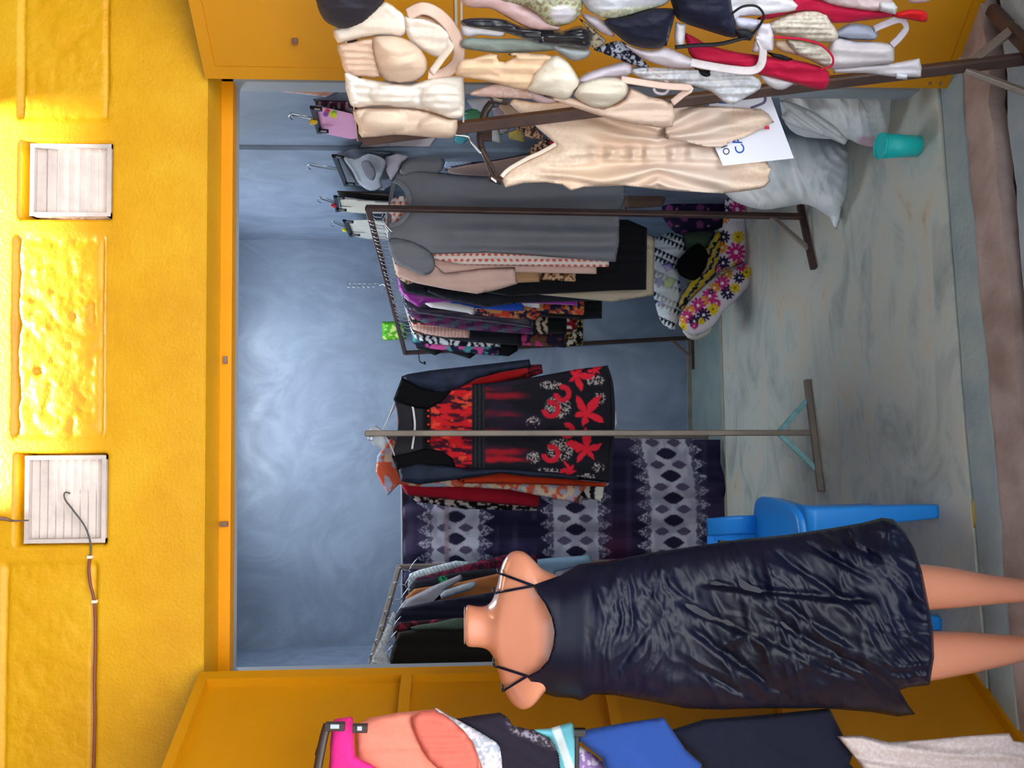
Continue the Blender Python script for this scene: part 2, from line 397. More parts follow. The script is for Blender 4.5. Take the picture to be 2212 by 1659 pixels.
# ---- shop room
struct(box('wall_back', (-1.7, 5.32, -.05), (1.4, 5.42, 3.4), M_BLUE))
wr = struct(box('wall_right', (1.175, 2.575, -.05), (1.28, 5.32, 3.4), M_BLUE))
box('pilaster', (1.158, 3.42, 0), (1.176, 3.56, 3.3), M_BLUE, wr)
struct(box('wall_left', (-1.7, 2.575, -.05), (-1.6, 5.32, 3.4), M_BLUE))
ce = struct(prism('ceiling', [(-1.7, 2.52), (1.3, 2.52), (1.3, 5.42), (-1.7, 5.42)], 3.32, 3.38, M_CEIL))
for lo, hi in (((-.6, 4.15, 3.285), (.6, 4.18, 3.32)), ((-.6, 4.72, 3.285), (.6, 4.75, 3.32))): box('fill_lamp_batten', lo, hi, M_CEIL, ce)  # unseen battens added above the fill lamp; the ceiling is closed
def wavy(pts, n=60, amp=.006, s=0):
    p = np.array(pts, float); x = np.linspace(p[0, 0], p[-1, 0], n); y = np.interp(x, p[:, 0], p[:, 1]); return [(a, b+amp*2*(fbm(a*9+30, s*9.7, s, 4)-.5)) for a, b in zip(x, y)]
g = wavy([(-1.8, 2.14), (-.518, 2.266), (.027, 2.322), (1.022, 2.401), (1.5, 2.44)], amp=.004, s=1)
g2 = [(a, b-.012) for a, b in g]
e1 = wavy([(-1.8, 2.03), (.025, 2.202), (.958, 2.284), (1.5, 2.335)], amp=.016, s=2)
c1 = wavy([(-1.8, 1.91), (.101, 2.085), (.919, 2.158), (1.5, 2.21)], n=110, amp=.022, s=3)
c2 = wavy([(-1.8, 1.872), (.101, 2.048), (.919, 2.122), (1.5, 2.175)], n=110, amp=.018, s=4)
struct(prism('floor', g+[(1.5, 5.42), (-1.8, 5.42)], -.1, 0, M_FLOOR))
ba, bb = PZ(1507, 800)[1], PZ(1566, 800)[1]
struct(prism('floor_strip', [(-1.6, bb), (1.17, bb+.12), (1.17, 5.32), (-1.6, 5.32)], -.01, .0015, mat('teal_tinted_screed', '74888A', .45, bump=(30, .1), var=(6, '8A9A94'))))
struct(prism('floor_edge_line', [(-1.6, bb-.045), (1.17, bb+.075), (1.17, bb+.12), (-1.6, bb)], -.01, .003, mat('beige_screed_line', 'A39C88', .6, var=(9, '8C8A7A'))))
struct(box('baseboard_back', (-1.6, 5.305, 0), (1.17, 5.322, .03), mat('beige_base_line', '9A9480', .7, var=(9, '7A7C74'))))
struct(prism('floor_kerb', e1+g2[::-1], -.1, -.004, M_KERB))
ym = [PZ(x, y, -.004)[:2] for x, y in ((2092, 1082), (2104, 1080), (2106, 1098), (2110, 1120), (2104, 1140), (2098, 1128), (2096, 1104))]
prism('paint_mark', [tuple(q) for q in ym][::-1], -.006, -.0025, mat('yellow_paint_mark', 'C9A63A', .6, var=(40, 'A8946A')), bpy.data.objects['floor_kerb'])
struct(prism('floor_sill', c1+e1[::-1], -.1, -.010, M_PLANK))
struct(prism('floor_underlay', [(-1.8, 1.7), (1.6, 1.9), (1.6, 2.5), (-1.8, 2.3)], -.16, -.06, M_DARKGAP))
struct(prism('floor_street', [(-9, -6), (9, -6), (9, -.6), (-9, -.6)], -.2, -.06, mat('street_earth', '6E6E6E', .9, bump=(12, .4))))
struct(prism('floor_veranda', [(-5, -.6), (5, -.6), (5, 2.0), (1.6, 2.2)]+[(a, b) for a, b in c2[::-1]]+[(-5, 1.8)], -.2, -.03, M_OUT))
# ---- unseen roof added to shade the front, with a sun gap along the wall
ra = struct(prism('shade_roof', [(-4, -.9), (4, -.9), (4, 2.215), (-4, 2.215)], 3.27, 3.31, M_ROOF))
box('sun_gap_cover', (-4, 2.215, 3.27), (-.30, 2.40, 3.31), M_ROOF, ra); box('sun_gap_cover', (.88, 2.215, 3.27), (4, 2.40, 3.31), M_ROOF, ra)  # unseen covers added to limit the width of the sun gap

struct(box('street_light_blocker', (-9, -6.4, -.2), (9, -6.0, 1.1), mat('street_blocker_paint', '9A958C', .8)))  # unseen low wall added behind the camera to shape the sky light
for nm_, xa_ in (('left_light_blocker', -2.75), ('right_light_blocker', 2.65)): struct(box(nm_, (xa_, -.8, -.1), (xa_+.1, 2.38, 3.27), mat('side_blocker_paint', '5E544A', .8)))  # unseen side walls added to cut side light and raise contrast
# ---- doors
def door(name, hinge, dirv, width, ribs, side, lab):
    d = np.array([*dirv, 0.]); d /= np.linalg.norm(d); n = np.array([-d[1], d[0], 0])*side     # n faces the viewer
    hb = np.array([*hinge, 0.]); z0, z1 = -.02, 2.325
    t = struct(thing(name, None, None)); 
    def pan(nm, a0, a1, za, zb, n0, n1, M):
        V = [hb+d*a+n*q+[0, 0, z] for q in (n0, n1) for z in (za, zb) for a in (a0, a1)]
        return link(nm, V, [(0,1,3,2),(4,6,7,5),(0,4,5,1),(2,3,7,6),(0,2,6,4),(1,5,7,3)], M, t, False)
    pan('door_sheet', 0, width, z0, z1, -.004, 0, M_YDOOR)
    q = .034 if ribs else .007
    b_ = .028 if ribs else .036
    pan('door_stile', 0, b_, z0, z1, 0, q, M_YDOOR); pan('door_stile', width-b_, width, z0, z1, 0, q, M_YDOOR)
    pan('door_rail', b_, width-b_, z1-b_, z1, 0, q, M_YDOOR); pan('door_rail', b_, width-b_, z0, z0+b_, 0, q, M_YDOOR)
    for z in ribs: pan('door_rail', b_, width-b_, z-.016, z+.016, 0, q, M_YDOOR)
    if not ribs:
        pan('door_rail', b_, width-b_, 1.553, 1.561, 0, .005, mat('pale_seam', 'B9AFA6', .5))
        pan('bolt', .105, .12, 2.03, 2.045, 0, .012, M_RUST)
        for z in (.02, .055): pan('bolt', .012, .02, z, z+.008, .006, .010, M_RUST)
    return t
door('door_1', (-.800, 2.36), (-.5, -.87), .92, [P(880, 1470, 2.34)[2], P(1320, 1520, 2.25)[2], .62], 1, None)
door('door_2', (1.020, 2.36), (.76, -.65), .92, [], -1, None)

# ---- cable and its clips, rusty wire
t = thing('electric_cable', 'brown electric cable running from the vent along the ochre wall', 'cable')
yc = YF-.006
tube('cable_tail', [P(152, 1066, YF+.012), P(140, 1064, YF+.004), P(140, 1078, YF+.0), P(158, 1102, yc), P(184, 1138, yc), P(196, 1175, yc), P(195, 1203, yc)], .0026, mat('grey_cable', '4E4A48', .5), t)
tube('cable_run', [P(195, 1203, yc), P(192, 1230, yc), P(196, 1265, yc), P(204, 1300, yc), P(206, 1380, yc), P(204, 1480, yc), P(205, 1560, yc), P(201, 1680, yc), P(200, 1800, yc)], .0042, mat('brown_cable', '7A4030', .5), t)
for x, y in ((195, 1203), (205, 1299)): box('clip', tuple(P(x, y, yc)-[.004, .006, .007]), tuple(P(x, y, yc)+[.004, .004, .007]), mat('white_clip', 'E8DCCB', .5), t)
tag(tube('rusty_wire', [P(-30, 1118, YF-.004), P(10, 1121, YF-.006), P(28, 1125, YF-.003), P(62, 1124, YF-.002)], [.006, .005, .003, .002], M_RUST, rb=[.004, .004, .002, .002]), 'short rusty iron wire sticking down above the cable vent', 'wire')

# ================================================================== RACKS
def rack(label, p_near, p_far, z, foot_near, foot_far, M, lean=None, brace=M_TUBE2, w=.026, both=True, far=True):
    """steel clothes rack: rail, two posts on T feet with braces"""
    t = thing('clothes_rack', label, 'rack', 'steel clothes racks')
    a = np.array([*p_near, z]); b = np.array([*p_far, z]); 
    bar('rail', a, b, w, w, M, t)
    for top, ft in ((a, foot_near),)+(((b, foot_far),) if far else ()):
        base, f0, f1 = ft       # foot of the post, the two ends of the ground beam
        base = np.array([*base, .02]); f0 = np.array([*f0, .014]); f1 = np.array([*f1, .014])
        bar('post', base, top+[0, 0, .006], w, w, M, t, ref=(b-a))
        bar('foot', f0, f1, w, w, M, t)
        hgt = base+(top-base)*.075
        for f in ((f0, f1) if both else (f1,)):
            q = base+(f-base)*.62; bar('brace', hgt, [q[0], q[1], .02], w*.8, w*.5, brace, t, ref=(b-a))
    return t
# rack of the grey shirt dress (right), of the red and black dress (middle), along the left wall
RB0, RB1 = (.905, 3.44), (.385, 5.20)
rack('brown steel clothes rack on the right, packed with hangers behind a grey shirt dress', RB0, RB1, 1.985,
     ((.868, 3.40), (.93, 3.44), (.615, 3.31)), ((.487, 5.24), (.60, 5.25), (.27, 5.24)), M_TUBE, both=False)
RC0, RC1 = (-.100, 3.37), (-.185, 4.95)
rack('brown steel clothes rack with turquoise foot braces under the red and black dress', RC0, RC1, 1.977,
     ((-.112, 3.36), (.125, 3.40), (-.362, 3.28)), ((-.185, 4.95), (-.16, 4.96), (-.52, 4.93)), M_TUBE2, brace=M_CYANP)
RD0, RD1 = (-1.10, 3.20), (-.905, 4.50)
rack('brown steel clothes rack on the left behind the mannequin, hung with dark coats', RD0, RD1, 1.955,
     ((-1.10, 3.2), (-.90, 3.2), (-1.35, 3.2)), ((-.90, 4.55), (-.70, 4.55), (-1.12, 4.55)), M_TUBE2)
def wire_hanger(cx, cy, Y, hw, drop, lab, group, hook=28, name='wire_hanger', Mt=None, r=.0026):
    k = F/Y; t = thing(name, lab, 'hanger', group)
    s = 3.44/Y; top = (cx, cy)
    tube('hook', [P(cx+18*s, cy, Y), P(cx+4*s, cy-1*s, Y), P(cx-5*s, cy-8*s, Y-.006), P(cx-12*s, cy-1, Y-.004), P(cx-7*s, cy+8*s, Y+.004), P(cx+1*s, cy+10*s, Y+.006)], r, Mt or M_WIRE, t, n=6)
    tube('shoulder_wire', [P(cx+18*s, cy, Y), P(cx+18*s+drop*.4, cy+hw*.5, Y), P(cx+18*s+drop, cy+hw, Y)], r, Mt or M_WIRE, t, n=6, smooth=3)
    tube('shoulder_wire', [P(cx+18*s, cy, Y), P(cx+18*s+drop*.4, cy-hw*.5, Y), P(cx+18*s+drop, cy-hw, Y)], r, Mt or M_WIRE, t, n=6, smooth=3)
    return t

# ================================================================== MANNEQUIN AND ITS DRESS
YM = 1.93
def ring_loft(rows, n=40):
    V, Fc = [], []
    for (c, a, b, e) in rows:      # centre, half width (X), half depth (Y), squareness
        for k in range(n):
            th = 2*math.pi*k/n; cs, sn = math.cos(th), math.sin(th)
            V.append((c[0]+a*np.sign(cs)*abs(cs)**e, c[1]+b*np.sign(sn)*abs(sn)**e, c[2]))
    for i in range(len(rows)-1):
        for k in range(n): Fc.append((i*n+k, i*n+(k+1) % n, (i+1)*n+(k+1) % n, (i+1)*n+k))
    Fc += [tuple(range(n))[::-1], tuple(range((len(rows)-1)*n, len(rows)*n))]
    return V, Fc
def ell_vf(c, r, n=24, m=14):
    V, Fc = [], []
    for i in range(m+1):
        ph = math.pi*i/m
        for k in range(n):
            th = 2*math.pi*k/n; V.append((c[0]+r[0]*math.sin(ph)*math.cos(th), c[1]+r[1]*math.sin(ph)*math.sin(th), c[2]+r[2]*math.cos(ph)))
    Fc = [(i*n+k, (i+1)*n+k, (i+1)*n+(k+1) % n, i*n+(k+1) % n) for i in range(m) for k in range(n)]
    return V, Fc
def body_rows(tab, Y0):
    rows = []
    for x, ya, yb, dep, dy, e in tab:
        pa, pb = P(x, ya, Y0), P(x, yb, Y0); c = (pa+pb)/2; rows.append(((c[0], Y0+dy, c[2]), abs(pa[0]-pb[0])/2, dep, e))
    return rows
torso = body_rows([(1004, 1315, 1402, .048, .030, 1), (1007, 1312, 1405, .052, .030, 1), (1030, 1317, 1404, .051, .028, 1), (1052, 1316, 1406, .053, .024, 1), (1062, 1306, 1416, .058, .020, 1), (1070, 1286, 1438, .062, .016, 1), (1076, 1260, 1458, .064, .012, 1),
    (1084, 1222, 1486, .066, .010, 1), (1094, 1202, 1507, .070, .008, .98), (1108, 1190, 1525, .076, .005, .95), (1125, 1188, 1533, .084, .002, .92), (1140, 1195, 1528, .092, -.001, .9), (1155, 1210, 1514, .098, -.004, .9), (1172, 1228, 1488, .104, -.006, .95), (1205, 1243, 1468, .110, -.006, 1), (1250, 1256, 1462, .112, -.006, 1), (1300, 1262, 1462, .106, -.004, 1),
    (1380, 1270, 1458, .092, .004, 1), (1460, 1262, 1466, .098, .004, 1), (1560, 1235, 1490, .112, .008, 1), (1640, 1222, 1500, .118, .012, 1), (1720, 1224, 1498, .10, .008, 1)], YM)
legR = body_rows([(1640, 1228, 1358, .085, .0, 1), (1720, 1220, 1352, .085, 0, 1), (1850, 1210, 1330, .070, 0, 1), (1985, 1217, 1318, .058, .0, 1), (2060, 1226, 1314, .050, .004, 1), (2130, 1240, 1308, .046, .008, 1), (2212, 1252, 1302, .038, .010, 1), (2290, 1258, 1296, .030, .012, 1)], YM)
legL = body_rows([(1640, 1368, 1496, .085, .0, 1), (1720, 1372, 1500, .085, 0, 1), (1850, 1370, 1486, .070, 0, 1), (2015, 1364, 1467, .058, 0, 1), (2090, 1366, 1455, .050, .004, 1), (2160, 1372, 1440, .046, .008, 1), (2212, 1376, 1429, .038, .010, 1), (2290, 1380, 1418, .030, .012, 1)], YM)
parts = [ring_loft(r) for r in (torso, legR, legL)]
for x, y in ((1218, 1312), (1218, 1418)):      # bust
    parts.append(ell_vf(P(x, y, YM-.058), (.060, .062, .084)))
for tabl, xx in ((legR, 1278), (legL, 1400)):      # feet below the frame
    c = P(2300, xx, YM); fz = -.03; parts.append(ring_loft([((c[0], YM+.012, P(2280, xx, YM)[2]), .026, .032, 1), ((c[0], YM-.0, .05), .03, .045, 1), ((c[0], YM-.03, .0), .036, .085, .9), ((c[0], YM-.035, fz), .038, .095, .9)]))
V, Fc = join_vf(parts)
mo = link('body', V, Fc, None)
md = mo.modifiers.new('r', 'REMESH'); md.mode = 'VOXEL'; md.voxel_size = .0065; md.use_smooth_shade = True
ms_ = mo.modifiers.new('s', 'SMOOTH'); ms_.factor = .5; ms_.iterations = 14
dg = bpy.context.evaluated_depsgraph_get(); ev = mo.evaluated_get(dg); me2 = bpy.data.meshes.new_from_object(ev)
mo.modifiers.clear(); mo.data = me2
M_SKIN = mat('glossy_peach_plastic', 'D88C6E', .34, var=(2, .96), coat=1.0)
me2.materials.clear(); me2.materials.append(M_SKIN); me2.polygons.foreach_set('use_smooth', [True]*len(me2.polygons))
man = thing('mannequin', 'headless peach plastic mannequin in a dark satin slip dress', 'mannequin'); mo.parent = man
bvh = BVHTree.FromPolygons([v.co.copy() for v in me2.vertices], [tuple(p.vertices) for p in me2.polygons])
def on_body(x, y, off=.004, default=YM-.05):
    d = rays(np.array([x]), np.array([y]))[0]; d /= np.linalg.norm(d)
    h = bvh.ray_cast(Vector(CAM), Vector(d))
    if h[0] is None: return P(x, y, default)
    return np.array(h[0])-d*off
pc = P(1012, 1358, YM)
nr = ring_loft([((pc[0], YM+.030, P(1003.5, 1358, YM)[2]), .046, .044, 1), ((pc[0], YM+.030, P(1002.2, 1358, YM)[2]), .043, .041, 1)])
link('neck_cap', *nr, mat('pale_neck_cap', 'EFC7B0', .3), man)
bar('base_rod', (P(2212, 1340, YM)[0], YM+.02, -.03), (P(2212, 1340, YM)[0], YM+.02, .02), .01, .01, M_WIRE, man)
link('base_plate', *ring_loft([((P(2212, 1340, YM)[0], YM, -.03), .17, .15, 1), ((P(2212, 1340, YM)[0], YM, -.022), .17, .15, 1)]), M_WIRE, man)

prof_x = np.array([1130, 1165, 1210, 1260, 1300, 1400, 1500, 1600, 1700, 1800, 1860, 1920, 2020])
prof_t = np.array([1240, 1238, 1236, 1214, 1208, 1190, 1176, 1160, 1150, 1135, 1126, 1114, 1110])
prof_b = np.array([1490, 1496, 1506, 1516, 1508, 1520, 1534, 1538, 1536, 1536, 1540, 1548, 1552])
prof_d = np.array([.158, .160, .162, .168, .165, .150, .145, .150, .155, .16, .165, .17, .175])
def dress_depth(x, y):
    a = np.interp(x, prof_x, prof_t)-4; b = np.interp(x, prof_x, prof_b)+4; d = np.interp(x, prof_x, prof_d)
    s = np.clip((y-(a+b)/2)/((b-a)/2), -1, 1); return YM+.015-d*np.sqrt(np.clip(1-np.abs(s)**2.3, 0, 1))
def wr(x, y, ang, fx, fy, s):
    wx = x+60*(fbm(x/150, y/150, s+40, 2)-.5)*2; wy = y+60*(fbm(x/150, y/150, s+50, 2)-.5)*2
    a = wx*math.cos(ang)+wy*math.sin(ang); b = -wx*math.sin(ang)+wy*math.cos(ang); return ridge(a/fx, b/fy, s, 2)
def crease(x, y, x0, y0, x1, y1, w, h, step=0.):
    dx, dy = x1-x0, y1-y0; l = math.hypot(dx, dy); t_ = ((x-x0)*dx+(y-y0)*dy)/l; dd = ((x-x0)*-dy+(y-y0)*dx)/l; dd = dd+10*(fbm(x/70, y/70, 9, 2)-.5)
    m_ = ss(-10, 50, t_)*ss(l+10, l-60, t_); return m_*(h*np.exp(-(dd/w)**2)+step*(ss(-w, w, dd)-.5)*np.exp(-(dd/(5*w))**2))
def dress_fold(x, y):
    up_ = ss(1240, 1330, x)*ss(1540, 1430, x); lo = ss(1430, 1600, x); right = ss(1340, 1240, y)*ss(1500, 1680, x)
    f = .016*up_*wr(x, y, 1.45, 150, 34, 3)+.008*up_*wr(x, y, 1.0, 80, 24, 8)
    f = f+.020*lo*(1-.6*right)*wr(x, y, .66, 300, 74, 21)+.011*lo*wr(x, y, 1.0, 170, 34, 31)*(1-.4*right)+.024*right*wr(x, y, .95, 240, 44, 44)
    f = f+.016*ss(1830, 1930, x)*wr(x, y, .15, 200, 36, 61)+.006*lo*wr(x, y, .85, 130, 20, 77)+.004*up_*wr(x, y, 1.5, 70, 14, 79)
    for q in ((1500, 1262, 1900, 1300, 8, -.016, .012), (1450, 1300, 1860, 1470, 9, -.012, .014), (1480, 1350, 1720, 1520, 9, -.016, .012), (1560, 1240, 1860, 1400, 8, -.010, .010), (1660, 1190, 1880, 1330, 8, -.014, .010), (1640, 1330, 1900, 1460, 8, -.012, .010), (1720, 1160, 1900, 1260, 7, -.014, .012), (1780, 1145, 1930, 1230, 7, -.014, .012), (1500, 1440, 1650, 1525, 7, -.010, .010), (1300, 1500, 1420, 1330, 8, -.006, .008)):
        f = f+crease(x, y, *q)
    return f*.9
M_DRESS = mat('dark_navy_satin', '060819', .40, bump=(220, .04), var=(3, '0A0F2A'), spec=.34)
dr = thing('slip_dress', 'dark navy satin slip dress with thin straps on the mannequin', 'dress')
front = cloth('dress_front', [(1150, 1264), (1176, 1255), (1210, 1243), (1250, 1219), (1300, 1214), (1400, 1195), (1500, 1180), (1600, 1165), (1700, 1155), (1800, 1140), (1860, 1130), (1905, 1118), (1930, 1122), (1955, 1150), (1975, 1185), (1992, 1235), (2005, 1300), (2016, 1365),
    (2018, 1420), (2008, 1480), (1960, 1485), (1944, 1492), (1962, 1522), (1977, 1543), (1940, 1548), (1880, 1538), (1780, 1530), (1650, 1530), (1550, 1533), (1480, 1530), (1400, 1514), (1330, 1502), (1280, 1500), (1256, 1514), (1235, 1508), (1200, 1506), (1165, 1495), (1138, 1461),
    (1165, 1448), (1185, 1425), (1195, 1395), (1198, 1365), (1192, 1335), (1178, 1305), (1160, 1280)], dress_depth, M_DRESS, dr, res=4.2, puff=.002, edge=10, back=.001, fold=.0, foldf=dress_fold)
def half_back(name, xs, ya, yb, Y0, dep, material, parent, n=40):
    V, Fc = [], []
    for x, a, b, d in zip(xs, ya, yb, dep):
        for k in range(n+1):
            s = -1+2*k/n; y = (a+b)/2+s*(b-a)/2; V.append(P(x, y, Y0+d*math.sqrt(max(0, 1-abs(s)**2.3))))
    m1 = n+1
    for i in range(len(xs)-1):
        for k in range(n): Fc.append((i*m1+k, i*m1+k+1, (i+1)*m1+k+1, (i+1)*m1+k))
    return link(name, V, Fc, material, parent)
bx = np.linspace(1225, 1890, 60)
half_back('dress_back', bx, np.interp(bx, prof_x, prof_t)+12, np.interp(bx, prof_x, prof_b)-14, YM+.012, np.interp(bx, prof_x, prof_d)*.85, M_DRESS, dr)
for a, b in (((1152, 1265), (1078, 1238)), ((1150, 1266), (1068, 1281)), ((1140, 1461), (1068, 1438)), ((1138, 1461), (1087, 1492))):
    n = 8; pts = []
    for k in range(n+1):
        x = a[0]+(b[0]-a[0])*k/n; y = a[1]+(b[1]-a[1])*k/n; pts.append(on_body(x, y, .004))
    e = pts[-1]; pts.append(e+np.array([0, .05, .002])) 
    tube('strap', pts, .0032, M_DRESS, dr, smooth=3)

# ================================================================== BLUE CHAIR, CUP
M_CHAIR = mat('glossy_blue_plastic', '2498FF', .3, var=(3, .92))
ch = thing('plastic_chair', 'bright blue armless moulded plastic chair standing behind the mannequin', 'chair')  # armless chair with a low back
def chair():
    x0, x1, yf, yb, zs = -.72, -.325, 2.46, 2.90, .455; cx = (x0+x1)/2; cy = (yf+yb)/2; hx = (x1-x0)/2; hy = (yb-yf)/2
    link('seat', *ring_loft([((cx, cy, zs-.06), hx-.004, hy-.004, .38), ((cx, cy, zs-.012), hx, hy, .38), ((cx, cy, zs-.003), hx-.004, hy-.004, .38), ((cx, cy, zs), hx-.014, hy-.014, .40), ((cx, cy, zs-.004), hx*.7, hy*.7, .5)], 64), M_CHAIR, ch)
    xa, xb = x0+.055, x1-.115
    for sx, xo in ((1, xb), (-1, xa)):
        link('back_stile', *ring_loft([((xo, yb-.02, zs-.02), .035, .016, .35), ((xo-sx*.004, yb+.0, zs+.07), .034, .014, .35), ((xo-sx*.016, yb+.03, zs+.165), .032, .013, .35)], 20), M_CHAIR, ch)
    link('back_rail', *bar_vf((xa-.02, yb+.032, zs+.145), (xb, yb+.032, zs+.145), .012, .04), M_CHAIR, ch, False)
    for k in range(3):
        xs_ = xa+.05+k*(xb-xa-.10)/2; link('back_slat', *bar_vf((xs_, yb-.02, zs-.02), (xs_, yb+.028, zs+.14), .03, .01), M_CHAIR, ch, False)
    for xo, s_ in ((x1, 1), (x0, -1)):
        for yo, q in ((yf, -1), (yb, 1)):
            rows = []
            for z, w in ((0, .021), (.012, .023), (.018, .023), (.2, .031), (.32, .038), (.40, .046), (.432, .054)):
                k = z/.43; rows.append(((xo-s_*w+s_*.006*(1-k)-s_*(.05 if q > 0 else 0), yo-q*w+q*.012*(1-k), z), w, w, .35))
            link('leg', *ring_loft(rows, 24), M_CHAIR, ch)
chair()
cup = thing('plastic_cup', 'small turquoise plastic tumbler standing on the floor by the white sacks', 'cup')
cb = PZ(1984, 316, 0); 
def lathe(c, prof, n=36):
    V, Fc = [], []
    for r, z in prof:
        for k in range(n): a = 2*math.pi*k/n; V.append((c[0]+r*math.cos(a), c[1]+r*math.sin(a), c[2]+z))
    for i in range(len(prof)-1):
        for k in range(n): Fc.append((i*n+k, i*n+(k+1) % n, (i+1)*n+(k+1) % n, (i+1)*n+k))
    Fc.append(tuple(range(n))[::-1]); return V, Fc
M_CUP = mat('turquoise_plastic', '1FC9C9', .3)
link('cup_body', *lathe(cb, [(.030, 0), (.0345, .003), (.042, .132), (.0405, .132), (.033, .006), (.0001, .006)]), M_CUP, cup)
link('rim', *lathe(cb+[0, 0, .128], [(.0405, 0), (.0432, 0), (.0437, .004), (.0425, .007), (.0405, .006), (.0405, 0)]), M_CUP, cup)

# ================================================================== RACK ON THE RIGHT: grey shirt dress in front, packed hangers behind
RBLAB = 'thin silver wire hanger hooked on the rail behind the grey shirt dress'
def rb_pos(y):      # rail pixel and depth for a rail position given by picture y
    f = (y-452)/(765-452); Yd = 3.44*5.2/(5.2+(3.44-5.2)*(1-f)) if False else 1/((1-f)/3.44+f/5.2)
    return 799+88*f, Yd
for k in range(30):
    y = 470+k*8.6+random.uniform(-2, 2); x, Yd = rb_pos(y); s_ = 3.44/Yd
    wire_hanger(x+2, y, Yd+.008, 34*s_, 26*s_, RBLAB, 'wire hangers on the right rack')
def shirt_fold(a, per, s): return lambda x, y: a*np.sin(2*math.pi*y/per+5*fbm(x/260, y/70, s, 2))*ss(880, 1050, x)
g = thing('shirt_dress', 'long plain grey T-shirt dress hanging at the front of the right rack', 'dress')
M_GREY = cl('80838C')
cloth('body', [(852, 389), (866, 350), (900, 352), (947, 372), (1000, 378), (1100, 384), (1200, 388), (1350, 396), (1350, 430), (1338, 470), (1338, 520), (1330, 566), (1250, 560), (1150, 552), (1050, 546), (935, 549), (900, 562), (852, 566), (838, 520), (838, 488), (858, 484), (876, 468), (884, 440), (880, 412), (868, 394)], 3.545, M_GREY, g, res=5, puff=.020, edge=40, fold=.002, per=70, foldf=shirt_fold(.020, 56, 5), sm=0)
cloth('sleeve', [(852, 565), (838, 520), (870, 515), (910, 530), (936, 552), (938, 582), (916, 595), (880, 580)], 3.53, M_GREY, g, res=5, puff=.02, edge=18, sm=3, wrk=.010)
cloth('sleeve', [(866, 350), (905, 330), (944, 314), (952, 330), (961, 349), (947, 374), (900, 372), (868, 380)], 3.53, M_GREY, g, res=5, puff=.02, edge=18, sm=3, wrk=.010)
tube('collar', [P(852, 389, 3.54), P(866, 397, 3.525), P(880, 414, 3.52), P(885, 440, 3.52), P(877, 466, 3.52), P(860, 483, 3.525), P(840, 487, 3.54)], .012, cl('878A93'), g, rb=.004)
tube('back_collar', [P(853, 391, 3.56), P(846, 420, 3.58), P(843, 450, 3.58), P(840, 485, 3.56)], .010, cl('6C6F76'), g, rb=.004)
link('size_label', *box_vf(tuple(P(872, 424, 3.56)), tuple(P(862, 434, 3.56)+[0, .002, 0])), mat('white_tag', 'E9E9EE', .7), g, False)

def rb_item(name, label, cat, by, left, material=None, col=None, hem=None, extra=(), puff=.014, sleeve=None, fold=.004, res=5):
    """garment on the right rack: visible left side `left` (top to bottom), the rest hangs behind its neighbours"""
    x, Yd = rb_pos(by); s_ = 3.44/Yd; Yd += .012
    hx = left[-1][0]
    pts = [(x+22*s_, by-8*s_), (x+24*s_, by+6*s_)]+list(left)+[(hx+2, by-55*s_), (hx-40, by-75*s_), (x+95*s_, by-72*s_), (x+38*s_, by-60*s_)]
    M_ = material or PRINT
    if sleeve is None: return tag(cloth(name, pts, Yd, M_, None, res=res if material else 3.4, puff=puff, edge=16, fold=fold, per=22*s_, col=col), label, cat, 'garments on the right rack')
    t = thing(name, label, cat, 'garments on the right rack')
    cloth('body', pts, Yd, M_, t, res=res if material else 3.4, puff=puff, edge=16, fold=fold, per=22*s_, col=col)
    for q in sleeve: cloth('sleeve', q, Yd-.03, M_, t, res=res if material else 3.4, puff=.02, edge=14, col=col)
    return t
rb_item('polka_dot_dress', 'cream dress with red polka dots behind the grey shirt dress', 'dress', 486, [(858, 540), (935, 560), (1000, 572), (1150, 575), (1316, 577)], col=pattern('dots', 'E8DCD8', 'D8604E', s=.95))
rb_item('peach_shirt', 'pale peach long-sleeved shirt with a wide sleeve behind the polka dots', 'shirt', 500, [(852, 575), (870, 592), (960, 590), (1110, 588), (1289, 592)], cl('E3C0B4'), sleeve=[[(852, 566), (858, 597), (900, 612), (965, 625), (1030, 635), (1075, 626), (1118, 613), (1112, 577), (1040, 580), (960, 590), (940, 572), (890, 574)]])
rb_item('spotted_collar_blouse', 'cream blouse with a brown spotted collar behind the peach shirt', 'blouse', 520, [(856, 598), (880, 614), (912, 608), (960, 600), (1100, 600)], col=pattern('speck', 'D9BFA0', '6B4E36', s=1.2))
rb_item('tan_blouse', 'tan blouse whose plain hem shows below the peach sleeve', 'blouse', 526, [(880, 590), (1000, 600), (1117, 611), (1166, 609)], cl('C39A74'))
rb_item('leopard_dress', 'leopard print dress hem showing below the tan blouse', 'dress', 534, [(880, 596), (1000, 598), (1165, 604), (1244, 609)], col=pattern('leopard', 'D9AE8C', '2A1A14', '8A5A3C'))
rb_item('black_long_dress', 'longest black dress reaching low beside the rack post', 'dress', 542, [(880, 605), (1100, 640), (1320, 628), (1396, 626)], cl('121218'))
rb_item('cream_skirt', 'cream skirt hem hanging lowest below the black dress', 'skirt', 560, [(900, 610), (1200, 640), (1322, 652), (1412, 638)], cl('C9BBA4'))
rb_item('navy_jacket', 'dark navy jacket with satin cuff under the peach sleeve', 'jacket', 572, [(862, 604), (876, 632), (960, 648), (1048, 662), (1110, 655), (1290, 650)], cl('20242F'), sleeve=[[(900, 620), (960, 624), (1040, 634), (1112, 615), (1112, 655), (1050, 664), (960, 647)]])
rb_item('magenta_blouse', 'magenta satin blouse with a bright shoulder edge', 'blouse', 586, [(862, 628), (880, 648), (905, 665), (915, 655), (1000, 650), (1170, 656), (1248, 660)], satin('9B1E9E'))
